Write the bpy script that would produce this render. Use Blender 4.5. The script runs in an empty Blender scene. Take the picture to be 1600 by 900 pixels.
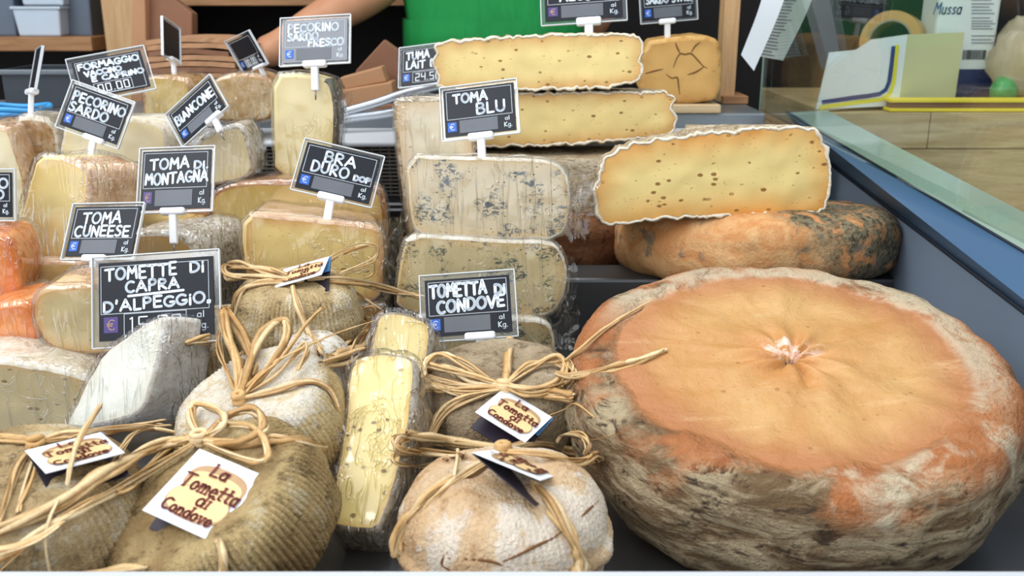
import bpy, bmesh, math, random
import numpy as np
from mathutils import Vector, Matrix, Euler, noise
from mathutils.geometry import delaunay_2d_cdt
from mathutils.bvhtree import BVHTree

# ------------------------------------------------------------------ camera, world, lights
SC = bpy.context.scene
COL = SC.collection
HC, PITCH, FPX = 0.395, math.radians(17.0), 1500.0
CAMP = Vector((0, 0, HC))
FWD = Vector((0, math.cos(PITCH), -math.sin(PITCH)))
UPV = Vector((0, math.sin(PITCH), math.cos(PITCH)))
RGT = Vector((1, 0, 0))
cd = bpy.data.cameras.new('camera')
cd.sensor_width = 36.0
cd.lens = 36.0 * FPX / 1600.0
cd.clip_start = 0.02
cam = bpy.data.objects.new('camera', cd)
cam.location = CAMP
cam.rotation_euler = (math.pi / 2 - PITCH, 0, 0)
COL.objects.link(cam)
SC.camera = cam
cd.dof.use_dof = True
cd.dof.focus_distance = 0.88
cd.dof.aperture_fstop = 9.0

SC.view_settings.view_transform = 'Standard'
SC.view_settings.look = 'None'
SC.view_settings.gamma = 1.0
SC.view_settings.use_curve_mapping = False
SC.view_settings.exposure = 0.2

W = bpy.data.worlds.new('world')
SC.world = W
W.use_nodes = True
W.node_tree.nodes['Background'].inputs[0].default_value = (0.90, 0.95, 1.0, 1)
W.node_tree.nodes['Background'].inputs[1].default_value = 1.12


def area(name, loc, target, sx, sy, power, color):
    ld = bpy.data.lights.new(name, 'AREA')
    ld.shape = 'RECTANGLE'
    ld.size, ld.size_y, ld.energy, ld.color = sx, sy, power, color
    o = bpy.data.objects.new(name, ld)
    o.location = loc
    o.rotation_euler = (Vector(target) - Vector(loc)).to_track_quat('-Z', 'Y').to_euler()
    COL.objects.link(o)
    return o


area('ceiling_lamp_over_case', (-0.25, 1.15, 1.75), (0.0, 0.85, 0.0), 1.9, 0.7, 15.0, (1.0, 0.985, 0.96))
area('front_fill', (-1.6, -0.5, 2.0), (0.0, 0.9, 0.1), 1.8, 1.2, 30.0, (0.95, 0.98, 1.0))  # added fill from behind the camera, brightens the faces turned to it

# ------------------------------------------------------------------ helpers: pixels of the photograph to places
def ray(x, y):
    return FWD + RGT * ((x - 800) / FPX) - UPV * ((y - 450) / FPX)
def at_d(x, y, d):
    return CAMP + ray(x, y) * d
def at_Y(x, y, Y):
    r = ray(x, y); return CAMP + r * (Y / r.y)
def at_z(x, y, z):
    r = ray(x, y); return CAMP + r * ((z - HC) / r.z)
def on_plane(x, y, p0, n):
    r = ray(x, y); return CAMP + r * ((p0 - CAMP).dot(n) / r.dot(n))
def vplane(x, y, Y, yaw=0, lean=0):
    """plane through the pixel at distance Y, facing the viewer; yaw turns it to the right, lean tips it to look up (degrees)"""
    a, b = math.radians(yaw), math.radians(lean)
    n = Vector((math.sin(a) * math.cos(b), -math.cos(a) * math.cos(b), math.sin(b)))
    return at_Y(x, y, Y), n
def plane3(a, b, c):
    n = (b - a).cross(c - a).normalized()
    if n.dot(CAMP - a) < 0: n = -n
    return a, n

# ------------------------------------------------------------------ helpers: objects
BV, BF = [], []          # everything solid, for laying straw and labels onto it
def bake(verts, faces):
    o = len(BV); BV.extend(Vector(v) for v in verts); BF.extend(tuple(i + o for i in f) for f in faces)
def mesh(name, verts, faces, mat, parent=None, origin=None, smooth=True, solid=False, attr=None):
    """verts in world space"""
    root = parent
    while root is not None and root.parent is not None: root = root.parent
    org = Vector(origin) if origin is not None else (root.location.copy() if root is not None else Vector((0, 0, 0)))
    me = bpy.data.meshes.new(name)
    me.from_pydata([tuple(Vector(v) - org) for v in verts], [], [tuple(f) for f in faces])
    me.validate()
    if smooth:
        me.polygons.foreach_set('use_smooth', [True] * len(me.polygons))
    if attr is not None and len(attr) == len(me.vertices):
        a = me.attributes.new('edge', 'FLOAT', 'POINT'); a.data.foreach_set('value', attr)
    me.materials.append(mat)
    o = bpy.data.objects.new(name, me)
    COL.objects.link(o)
    if parent is not None: o.parent = parent
    else: o.location = org
    if solid: bake(verts, faces)
    return o
def empty(name, loc):
    o = bpy.data.objects.new(name, None); o.location = loc; o.empty_display_size = 0.02
    COL.objects.link(o); return o
def tag(o, label, cat, group=None, kind=None):
    o['label'] = label; o['category'] = cat
    if group: o['group'] = group
    if kind: o['kind'] = kind
    return o
def boxv(c, ex, ey, ez):
    """box of half-axis vectors"""
    c = Vector(c)
    v = [c + ex * i + ey * j + ez * k for k in (-1, 1) for j in (-1, 1) for i in (-1, 1)]
    f = [(0, 2, 3, 1), (4, 5, 7, 6), (0, 1, 5, 4), (2, 6, 7, 3), (0, 4, 6, 2), (1, 3, 7, 5)]
    return v, f
def bbox(x0, x1, y0, y1, z0, z1):
    return boxv(((x0 + x1) / 2, (y0 + y1) / 2, (z0 + z1) / 2), Vector(((x1 - x0) / 2, 0, 0)), Vector((0, (y1 - y0) / 2, 0)), Vector((0, 0, (z1 - z0) / 2)))
def join(*parts):
    V, F = [], []
    for v, f in parts:
        o = len(V); V += list(v); F += [tuple(i + o for i in q) for q in f]
    return V, F
def bevel(o, w=0.002, seg=2):
    m = o.modifiers.new('bevel', 'BEVEL'); m.width = w; m.segments = seg; m.limit_method = 'ANGLE'
    for p in o.data.polygons: p.use_smooth = False
    return o
def box_obj(name, b, mat, parent=None, bev=0.002, origin=None, solid=False):
    o = mesh(name, b[0], b[1], mat, parent, origin, smooth=False, solid=solid)
    if bev: bevel(o, bev)
    return o
def tube(pts, rad, nseg=10, closed=False):
    pts = [Vector(p) for p in pts]; n = len(pts); V, F = [], []
    rads = rad if isinstance(rad, (list, tuple)) else [rad] * n
    prev = None
    for i, p in enumerate(pts):
        t = (pts[(i + 1) % n] - pts[i - 1]) if closed else (pts[min(i + 1, n - 1)] - pts[max(i - 1, 0)])
        t = t.normalized()
        if prev is None:
            a = t.orthogonal().normalized()
        else:
            a = (prev - t * prev.dot(t)).normalized()
        prev = a; b = t.cross(a)
        for k in range(nseg):
            an = 2 * math.pi * k / nseg
            V.append(p + (a * math.cos(an) + b * math.sin(an)) * rads[i])
    m = n if closed else n - 1
    for i in range(m):
        for k in range(nseg):
            j = (i + 1) % n
            F.append((i * nseg + k, i * nseg + (k + 1) % nseg, j * nseg + (k + 1) % nseg, j * nseg + k))
    if not closed:
        F.append(tuple(range(nseg))[::-1]); F.append(tuple(range((n - 1) * nseg, n * nseg)))
    return V, F
def spline(pts, per=8, closed=False):
    P = [Vector(p) for p in pts]; n = len(P); out = []
    for i in range(n if closed else n - 1):
        if closed: p0, p1, p2, p3 = P[i - 1], P[i], P[(i + 1) % n], P[(i + 2) % n]
        else: p0, p1, p2, p3 = P[max(i - 1, 0)], P[i], P[i + 1], P[min(i + 2, n - 1)]
        for k in range(per):
            t = k / per
            out.append(0.5 * ((2 * p1) + (p2 - p0) * t + (2 * p0 - 5 * p1 + 4 * p2 - p3) * t * t + (3 * p1 - p0 - 3 * p2 + p3) * t ** 3))
    if not closed: out.append(P[-1].copy())
    return out

# ------------------------------------------------------------------ materials
def S(r, g, b):
    f = lambda c: ((c / 255) / 12.92 if c / 255 <= 0.04045 else ((c / 255 + 0.055) / 1.055) ** 2.4)
    return (f(r), f(g), f(b), 1)
class MB:
    def __init__(s, name):
        s.m = bpy.data.materials.new(name); s.m.use_nodes = True
        s.t = s.m.node_tree; s.b = s.t.nodes['Principled BSDF']; s.out = s.t.nodes['Material Output']
        s.co = s.n('ShaderNodeTexCoord').outputs['Object']
    def n(s, typ, **kw):
        x = s.t.nodes.new(typ)
        for k, v in kw.items(): setattr(x, k, v)
        return x
    def put(s, sock, v):
        if isinstance(v, bpy.types.NodeSocket): s.t.links.new(v, sock)
        else: sock.default_value = v
    def vec(s, scale=(1, 1, 1), rot=(0, 0, 0), loc=(0, 0, 0), src=None):
        m = s.n('ShaderNodeMapping'); s.put(m.inputs['Vector'], src or s.co)
        m.inputs['Scale'].default_value = scale; m.inputs['Rotation'].default_value = rot; m.inputs['Location'].default_value = loc
        return m.outputs[0]
    def noise(s, scale, detail=4, rough=0.55, dist=0.0, v=None):
        x = s.n('ShaderNodeTexNoise'); s.put(x.inputs['Vector'], v or s.co)
        x.inputs['Scale'].default_value = scale; x.inputs['Detail'].default_value = detail
        x.inputs['Roughness'].default_value = rough; x.inputs['Distortion'].default_value = dist
        return x.outputs['Fac']
    def voro(s, scale, v=None, feature='F1', rnd=1.0):
        x = s.n('ShaderNodeTexVoronoi', feature=feature); s.put(x.inputs['Vector'], v or s.co)
        x.inputs['Scale'].default_value = scale; x.inputs['Randomness'].default_value = rnd
        return x.outputs['Distance']
    def rng(s, v, a, b, c=0.0, d=1.0, smooth=True):
        x = s.n('ShaderNodeMapRange'); x.interpolation_type = 'SMOOTHSTEP' if smooth else 'LINEAR'
        s.put(x.inputs[0], v)
        for i, q in enumerate((a, b, c, d)): x.inputs[i + 1].default_value = q
        return x.outputs[0]
    def math(s, op, a, b=0.0):
        x = s.n('ShaderNodeMath', operation=op); s.put(x.inputs[0], a); s.put(x.inputs[1], b); return x.outputs[0]
    def mix(s, f, a, b):
        x = s.n('ShaderNodeMix', data_type='RGBA'); s.put(x.inputs[0], f); s.put(x.inputs[6], a); s.put(x.inputs[7], b); return x.outputs[2]
    def bump(s, h, strength=0.3, dist=0.002, normal=None):
        x = s.n('ShaderNodeBump'); s.put(x.inputs['Height'], h); x.inputs['Strength'].default_value = strength; x.inputs['Distance'].default_value = dist
        if normal is not None: s.put(x.inputs['Normal'], normal)
        return x.outputs[0]
    def fin(s, col=None, rough=0.5, bump=None, metal=0.0, spec=0.5, sss=0.0, ssr=(0.01, 0.006, 0.003)):
        if col is not None: s.put(s.b.inputs['Base Color'], col)
        s.put(s.b.inputs['Roughness'], rough); s.b.inputs['Metallic'].default_value = metal
        s.b.inputs['Specular IOR Level'].default_value = spec
        if bump is not None: s.put(s.b.inputs['Normal'], bump)
        if sss:
            s.b.inputs['Subsurface Weight'].default_value = sss; s.b.inputs['Subsurface Radius'].default_value = ssr; s.b.inputs['Subsurface Scale'].default_value = 0.5
        return s.m
MATS = {}
def plain(name, c, rough=0.5, metal=0.0, spec=0.5, var=0.12, scale=40):
    if name in MATS: return MATS[name]
    b = MB(name); f = b.noise(scale, 4)
    d = tuple(x * (1 - var) for x in c[:3]) + (1,); l = tuple(min(1, x * (1 + var)) for x in c[:3]) + (1,)
    MATS[name] = b.fin(b.mix(f, d, l), rough, b.bump(f, 0.08, 0.001), metal, spec); return MATS[name]
def paste(name, base, edge, hole=None, hs=70, ht=0.13, veins=None, vscale=38, vth=0.6, rough=0.42, hs2=170):
    b = MB(name)
    n1 = b.noise(22, 3); n2 = b.noise(240, 3)
    lo = tuple(x * 0.88 for x in base[:3]) + (1,); hi = tuple(min(1, x * 1.08) for x in base[:3]) + (1,)
    c = b.mix(n1, lo, hi)
    at = b.n('ShaderNodeAttribute', attribute_name='edge').outputs['Fac']
    e = b.math('MULTIPLY', b.math('POWER', at, 1.6), b.rng(n1, 0.25, 0.7, 0.55, 1.0))
    c = b.mix(e, c, edge)
    h = n2
    if hole is not None:
        sel = b.rng(b.noise(hs * 0.42, 2), 0.47, 0.54)
        v = b.vec((1, 1, 1.7), (0, 0.3, 0)); w = b.noise(hs * 2, 2)
        dd = b.math('ADD', b.voro(hs, v), b.math('MULTIPLY', b.math('SUBTRACT', w, 0.5), 0.25))
        m1 = b.math('MULTIPLY', b.rng(dd, ht, ht * 1.55, 1, 0), sel)
        v2 = b.vec((1, 1, 2.2), (0, -0.25, 0), (3, 1, 2))
        m2 = b.math('MULTIPLY', b.rng(b.voro(hs2, v2), 0.10, 0.17, 1, 0), b.rng(b.noise(48, 2), 0.5, 0.6))
        mm = b.math('MAXIMUM', m1, b.math('MULTIPLY', m2, 0.8))
        c = b.mix(mm, c, hole)
        h = b.math('SUBTRACT', b.math('MULTIPLY', n2, 0.25), b.math('MULTIPLY', mm, 2.0))
    if veins is not None:
        k = b.rng(b.noise(vscale, 2, 0.5, 0.3), vth - 0.09, vth + 0.02)
        g = b.rng(b.noise(vscale * 4.2, 4, 0.72, 1.0, b.vec((1, 1, 1.7))), 0.49, 0.56)
        q = b.math('MULTIPLY', k, g)
        c = b.mix(b.math('MULTIPLY', q, 0.92), c, veins)
        h = b.math('SUBTRACT', h, q)
    MATS[name] = b.fin(c, rough, b.bump(h, 0.35, 0.0015), 0, 0.45, 0.0); return MATS[name]
def rind(name, c1, c2, c3, scale=30, rough=0.8, bump=0.5, fine=220, streak=(1, 1, 1), th=(0.42, 0.6), dark=None):
    b = MB(name); v = b.vec(streak)
    a = b.noise(scale, 5, 0.65, 0.4, v); f = b.noise(fine, 4, 0.7, 0.0, v); k = b.noise(scale * 2.7, 4, 0.65, 0.6, b.vec(streak, (0, 0, 0), (5, 3, 1)))
    c = b.mix(b.rng(a, th[0], th[1]), c1, c2)
    c = b.mix(b.rng(k, 0.52, 0.66), c, c3)
    if dark is not None:
        c = b.mix(b.math('MULTIPLY', b.rng(f, 0.5, 0.64), b.rng(b.noise(scale * 1.3, 3), 0.42, 0.6)), c, dark)
    c = b.mix(b.rng(f, 0.2, 0.8, 0.0, 0.35), c, tuple(x * 0.45 for x in c1[:3]) + (1,))
    h = b.math('ADD', f, b.math('MULTIPLY', k, 1.2))
    MATS[name] = b.fin(c, rough, b.bump(h, bump, 0.003), 0, 0.25); return MATS[name]

def make_film():
    b = MB('cling_film')
    w1 = b.noise(26, 2, 0.5, 0.5, b.vec((3.0, 1, 0.30), (0, 0.5, 0.3)))
    w2 = b.noise(34, 3, 0.6, 1.4, b.vec((1.2, 1, 0.9), (0, -0.7, 0)))
    w3 = b.noise(16, 2)
    rid = lambda w, e: b.rng(b.math('ABSOLUTE', b.math('SUBTRACT', w, 0.5)), 0.0, e, 1.0, 0.0)
    k = b.rng(b.noise(11, 2, 0.5, 0, b.vec(loc=(3, 7, 1))), 0.40, 0.60)
    k2 = b.rng(b.noise(17, 2, 0.5, 0, b.vec(loc=(9, 2, 5))), 0.50, 0.64)
    h = b.math('ADD', b.math('ADD', b.math('MULTIPLY', rid(w1, .05), k), b.math('MULTIPLY', rid(w2, .035), k2)), b.math('MULTIPLY', w3, 1.8))
    nrm = b.bump(h, 0.9, 0.0035)
    lw = b.n('ShaderNodeLayerWeight'); lw.inputs['Blend'].default_value = 0.5; b.put(lw.inputs['Normal'], nrm)
    fr = b.math('ADD', b.math('MULTIPLY', b.math('POWER', lw.outputs['Facing'], 3.0), 0.6), 0.10)
    g = b.n('ShaderNodeBsdfGlossy'); g.inputs['Roughness'].default_value = 0.10; b.put(g.inputs['Normal'], nrm)
    g.inputs['Color'].default_value = (1, 1, 1, 1)
    t = b.n('ShaderNodeBsdfTransparent'); t.inputs[0].default_value = (0.985, 0.985, 0.98, 1)
    mx = b.n('ShaderNodeMixShader'); b.put(mx.inputs[0], fr)
    b.t.links.new(t.outputs[0], mx.inputs[1]); b.t.links.new(g.outputs[0], mx.inputs[2])
    b.t.links.new(mx.outputs[0], b.out.inputs[0]); return b.m
def make_glass(name, tint, ior=1.5, rough=0.0, gain=1.0):
    b = MB(name)
    lw = b.n('ShaderNodeLayerWeight'); lw.inputs['Blend'].default_value = 0.5
    fr = b.math('ADD', b.math('MULTIPLY', b.math('POWER', lw.outputs['Facing'], 5.0), 0.9), 0.045)
    g = b.n('ShaderNodeBsdfGlossy'); g.inputs['Roughness'].default_value = rough
    t = b.n('ShaderNodeBsdfTransparent'); t.inputs[0].default_value = tint
    mx = b.n('ShaderNodeMixShader'); b.put(mx.inputs[0], b.math('MINIMUM', b.math('MULTIPLY', fr, gain), 1.0))
    b.t.links.new(t.outputs[0], mx.inputs[1]); b.t.links.new(g.outputs[0], mx.inputs[2]); b.t.links.new(mx.outputs[0], b.out.inputs[0])
    return b.m
FILM = make_film()
GLASS = make_glass('pane_glass', (0.88, 0.93, 0.90, 1))
ACRYL = make_glass('clear_acrylic', (0.86, 0.88, 0.89, 1), 1.5, 0.08, 2.0)
def steel(name, c, rough=0.3, sc=(4, 260, 4), metal=0.9):
    b = MB(name); f = b.noise(1.0, 3, 0.6, 0, b.vec(sc)); k = b.noise(9, 3)
    col = b.mix(b.math('MULTIPLY', b.math('ADD', f, k), 0.5), tuple(x * 0.8 for x in c[:3]) + (1,), tuple(min(1, x * 1.15) for x in c[:3]) + (1,))
    MATS[name] = b.fin(col, b.rng(f, 0, 1, rough - 0.06, rough + 0.1), b.bump(f, 0.04, 0.001), metal); return MATS[name]
def wood(name, c1, c2, axis=(2, 40, 40), rough=0.6, ring=3.0):
    b = MB(name); f = b.noise(ring, 5, 0.6, 0.8, b.vec(axis)); g = b.noise(60, 2, 0.5, 0, b.vec(axis))
    c = b.mix(b.rng(f, 0.3, 0.7), c1, c2); c = b.mix(b.rng(g, 0.45, 0.75, 0, 0.3), c, tuple(x * 0.6 for x in c1[:3]) + (1,))
    MATS[name] = b.fin(c, rough, b.bump(g, 0.1, 0.001), 0, 0.3); return MATS[name]
def straw_mat():
    b = MB('raffia'); f = b.noise(30, 4); g = b.noise(420, 2)
    inf = b.n('ShaderNodeObjectInfo').outputs['Random']
    c = b.mix(b.rng(f, 0.25, 0.75), S(196, 152, 94), S(232, 198, 144))
    c = b.mix(b.rng(inf, .35, 1.0, 0, .8), c, S(240, 218, 176)); c = b.mix(b.rng(inf, .0, .3, .5, 0), c, S(158, 112, 62)); c = b.mix(b.rng(g, 0.45, 0.8, 0, 0.35), c, S(160, 114, 64))
    return b.fin(c, 0.5, b.bump(g, 0.3, 0.0006), 0, 0.4)
STRAW = straw_mat()
WHITE = plain('white_plastic', S(238, 240, 245), 0.35, var=0.02)
BLACKCARD = plain('slate_card', S(17, 21, 32), 0.4, spec=0.3, var=0.15)
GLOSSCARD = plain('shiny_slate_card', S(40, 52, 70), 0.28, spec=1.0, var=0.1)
INK = plain('chalk_pen', S(226, 236, 246), 0.6, var=0.03)
LINE = plain('printed_line', S(190, 196, 205), 0.6, var=0.03)
BLUE = plain('euro_blue', S(28, 92, 190), 0.45, var=0.05)
PURP = plain('euro_purple', S(70, 52, 120), 0.45, var=0.05)
GREYP = plain('price_strip_grey', S(92, 96, 104), 0.45, var=0.25, scale=25)
PAPER = plain('label_paper', S(236, 240, 248), 0.55, var=0.02)
MAROON = plain('maroon_print', S(112, 38, 26), 0.6, var=0.05)

# ------------------------------------------------------------------ lettering, drawn stroke by stroke
def arc(cx, cy, rx, ry, a0, a1, n=12):
    return [(cx + rx * math.cos(math.radians(a0 + (a1 - a0) * i / n)), cy + ry * math.sin(math.radians(a0 + (a1 - a0) * i / n))) for i in range(n + 1)]
GL = {
 'A': (.8, [[(0, 0), (.38, 1), (.78, 0)], [(.14, .33), (.64, .33)]]),
 'B': (.62, [[(.05, 0), (.05, 1)], [(.05, 1)] + arc(.3, .77, .25, .23, 90, -90) + [(.05, .54)], [(.05, .54)] + arc(.32, .27, .3, .27, 90, -90) + [(.05, 0)]]),
 'C': (.68, [arc(.4, .5, .4, .5, 55, 305)]),
 'D': (.72, [[(.06, 0), (.06, 1)], [(.06, 1)] + arc(.22, .5, .48, .5, 90, -90) + [(.06, 0)]]),
 'E': (.6, [[(.58, 1), (.04, 1), (.04, 0), (.58, 0)], [(.04, .52), (.5, .52)]]),
 'F': (.58, [[(.58, 1), (.05, .97), (.05, 0)], [(.05, .52), (.48, .54)]]),
 'G': (.74, [arc(.4, .5, .4, .5, 50, 330) + [(.74, .42), (.45, .42)]]),
 'H': (.7, [[(.05, 0), (.05, 1)], [(.65, 0), (.65, 1)], [(.05, .5), (.65, .5)]]),
 'I': (.12, [[(.06, 0), (.06, 1)]]),
 'i': (.14, [[(.07, 0), (.07, .62)], [(.07, .86), (.08, .92)]]),
 'K': (.62, [[(.05, 0), (.05, 1)], [(.58, 1), (.06, .45), (.6, 0)]]),
 'L': (.52, [[(.05, 1), (.05, 0), (.52, .03)]]),
 'M': (.86, [[(.03, 0), (.12, 1), (.43, .45), (.74, 1), (.83, 0)]]),
 'N': (.7, [[(.04, 0), (.06, 1), (.62, 0), (.66, 1)]]),
 'O': (.82, [arc(.41, .5, .4, .5, 90, 450, 20)]),
 'P': (.6, [[(.05, 0), (.05, 1)], [(.05, 1)] + arc(.28, .75, .28, .26, 90, -90) + [(.05, .48)]]),
 'R': (.66, [[(.05, 0), (.05, 1)], [(.05, 1)] + arc(.28, .76, .28, .24, 90, -90) + [(.1, .5), (.62, 0)]]),
 'S': (.58, [[(.55, .88), (.38, 1), (.15, .95), (.06, .76), (.2, .58), (.42, .46), (.54, .28), (.44, .06), (.2, 0), (.02, .1)]]),
 'T': (.76, [[(0, .97), (.76, 1)], [(.38, 1), (.38, 0)]]),
 'U': (.68, [[(.04, 1), (.04, .35)] + arc(.34, .33, .3, .33, 180, 360) + [(.64, 1)]]),
 'V': (.7, [[(0, 1), (.34, 0), (.7, 1)]]),
 'Z': (.6, [[(.02, 1), (.58, 1), (.02, 0), (.6, 0)]]),
 'a': (.52, [arc(.25, .3, .24, .3, 60, 400), [(.48, .6), (.5, 0)]]),
 'd': (.54, [arc(.25, .3, .24, .3, 0, 360), [(.5, 1), (.5, 0)]]),
 'e': (.52, [[(.04, .32), (.48, .34)] + arc(.26, .3, .24, .3, 10, 320)]),
 'g': (.52, [arc(.25, .3, .24, .3, 0, 360), [(.5, .6), (.5, -.15)] + arc(.27, -.15, .23, .2, 0, -150)]),
 'l': (.14, [[(.07, 0), (.07, 1)]]),
 'm': (.82, [[(.05, 0), (.05, .6)], [(.05, .42)] + arc(.22, .42, .17, .18, 170, 0) + [(.4, 0)], [(.4, .42)] + arc(.58, .42, .17, .18, 170, 0) + [(.76, 0)]]),
 'n': (.52, [[(.05, 0), (.05, .6)], [(.05, .4)] + arc(.26, .38, .21, .22, 170, 0) + [(.47, 0)]]),
 'o': (.56, [arc(.27, .3, .25, .3, 0, 360)]),
 's': (.44, [[(.4, .52), (.25, .6), (.08, .5), (.12, .36), (.34, .26), (.38, .1), (.2, 0), (.03, .08)]]),
 't': (.42, [[(.2, .92), (.2, .1), (.38, .02)], [(.02, .6), (.4, .6)]]),
 'u': (.54, [[(.05, .6), (.05, .2)] + arc(.26, .22, .21, .22, 180, 350) + [(.48, .6), (.48, 0)]]),
 'v': (.5, [[(.02, .6), (.25, 0), (.48, .6)]]),
 '.': (.16, [[(.06, 0), (.09, .03)]]), ',': (.14, [[(.08, .06), (.03, -.12)]]),
 "'": (.18, [[(.1, 1), (.07, .72)]]), '"': (.3, [[(.06, .12), (.04, -.06)], [(.2, .12), (.18, -.06)]]), ' ': (.42, []),
 '0': (.62, [[(.05, 0), (.05, 1), (.55, 1), (.55, 0), (.05, 0)]]), '2': (.62, [[(.05, 1), (.55, 1), (.55, .52), (.05, .48), (.05, 0), (.57, 0)]]),
 '4': (.62, [[(.05, 1), (.05, .5), (.55, .5)], [(.55, 1), (.55, 0)]]), '5': (.62, [[(.55, 1), (.05, 1), (.05, .52), (.55, .5), (.55, 0), (.05, 0)]]),
 '1': (.3, [[(.02, .9), (.15, 1), (.15, 0)]]), '-': (.4, [[(.02, .5), (.36, .5)]]),
 '€': (.72, [arc(.46, .5, .34, .46, 50, 310), [(0, .6), (.55, .6)], [(0, .42), (.5, .42)]]),
}
def text_strokes(s, x0, x1, y0, h, wob=0.05, rnd=None, gap=.2, slant=0.0, rise=0.0):
    rnd = rnd or random.Random(len(s) * 11)
    tot = sum(GL[c][0] + gap for c in s) - gap
    k = (x1 - x0) / tot; x = 0; out = []
    for c in s:
        w, st = GL[c]; dy = rnd.uniform(-wob, wob); sc = 1 + rnd.uniform(-wob, wob)
        for pl in st:
            out.append([(x0 + (x + px + slant * py) * k, y0 + (py * sc + dy) * h + rise * (x + px) / tot) for px, py in pl])
        x += w + gap
    return out
def ribbons(strokes, half, fn, ax, ay, serif=0.0):
    """flat rounded strokes; fn maps card coordinates to world; ax, ay are metres per card unit"""
    V, F = [], []
    def P(x, y): V.append(fn(x / ax, y / ay)); return len(V) - 1
    for st in strokes:
        p = [(x * ax, y * ay) for x, y in st]
        for i, (x, y) in enumerate(p):
            F.append([P(x + half * math.cos(a * math.pi / 4), y + half * math.sin(a * math.pi / 4)) for a in range(8)])
            if i + 1 < len(p):
                x2, y2 = p[i + 1]; dx, dy = x2 - x, y2 - y; l = math.hypot(dx, dy)
                if l < 1e-7: continue
                nx, ny = -dy / l * half, dx / l * half
                F.append([P(x + nx, y + ny), P(x - nx, y - ny), P(x2 - nx, y2 - ny), P(x2 + nx, y2 + ny)])
        if serif:
            for i in (0, -1):
                x, y = p[i]; F.append([P(x - serif, y - half * .6), P(x + serif, y - half * .6), P(x + serif, y + half * .6), P(x - serif, y + half * .6)])
    return V, F

# ------------------------------------------------------------------ posing a flat card from the four corners seen
def pose(corners, depth, aspect=0.7, prior=6.0, goal=(-.15, 0.0)):
    """find the rectangle in space (width, turn, place) that shows these corners TL,TR,BR,BL; depth = distance of its centre"""
    C = np.array(corners, float)
    uv = np.array([(-.5, .5), (.5, .5), (.5, -.5), (-.5, -.5)])
    def proj(q):
        R = np.array(Euler((q[0], q[1], q[2]), 'XYZ').to_matrix())
        P = np.c_[uv[:, 0] * q[3], uv[:, 1] * q[3] * aspect, np.zeros(4)] @ R.T
        z = depth - P[:, 2]
        return np.c_[800 + FPX * (q[4] + P[:, 0]) / z, 450 - FPX * (q[5] + P[:, 1]) / z]
    def res(q):
        return np.r_[(proj(q) - C).ravel(), prior * (q[0] - goal[0]), prior * (q[1] - goal[1])]
    c = C.mean(0); best = None
    for i0 in ((-.3, 0.35), (-.3, -0.35), (.3, .35), (.3, -.35), (-.9, 0)):
        q = np.array([i0[0], i0[1], -math.atan2(C[1, 1] - C[0, 1], C[1, 0] - C[0, 0]), np.hypot(*(C[1] - C[0])) * depth / FPX, (c[0] - 800) * depth / FPX, -(c[1] - 450) * depth / FPX])
        lam = 1e-2
        r = res(q)
        for _ in range(80):
            J = np.array([(res(q + np.eye(6)[k] * 1e-5) - r) / 1e-5 for k in range(6)]).T
            dq = np.linalg.solve(J.T @ J + lam * np.diag(np.diag(J.T @ J) + 1e-9), -J.T @ r)
            r2 = res(q + dq)
            if r2 @ r2 < r @ r: q, r, lam = q + dq, r2, lam * .5
            else: lam *= 3
        if best is None or r @ r < best[1]: best = (q, r @ r)
    q = best[0]
    M = Matrix((RGT, UPV, -FWD)).transposed()           # camera axes
    R = M @ Euler((q[0], q[1], q[2]), 'XYZ').to_matrix()
    ctr = CAMP + M @ Vector((q[4], q[5], -depth))
    eu, ev, en = R @ Vector((1, 0, 0)), R @ Vector((0, 1, 0)), R @ Vector((0, 0, 1))
    return ctr, eu, ev, en, q[3], q[3] * aspect

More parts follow.
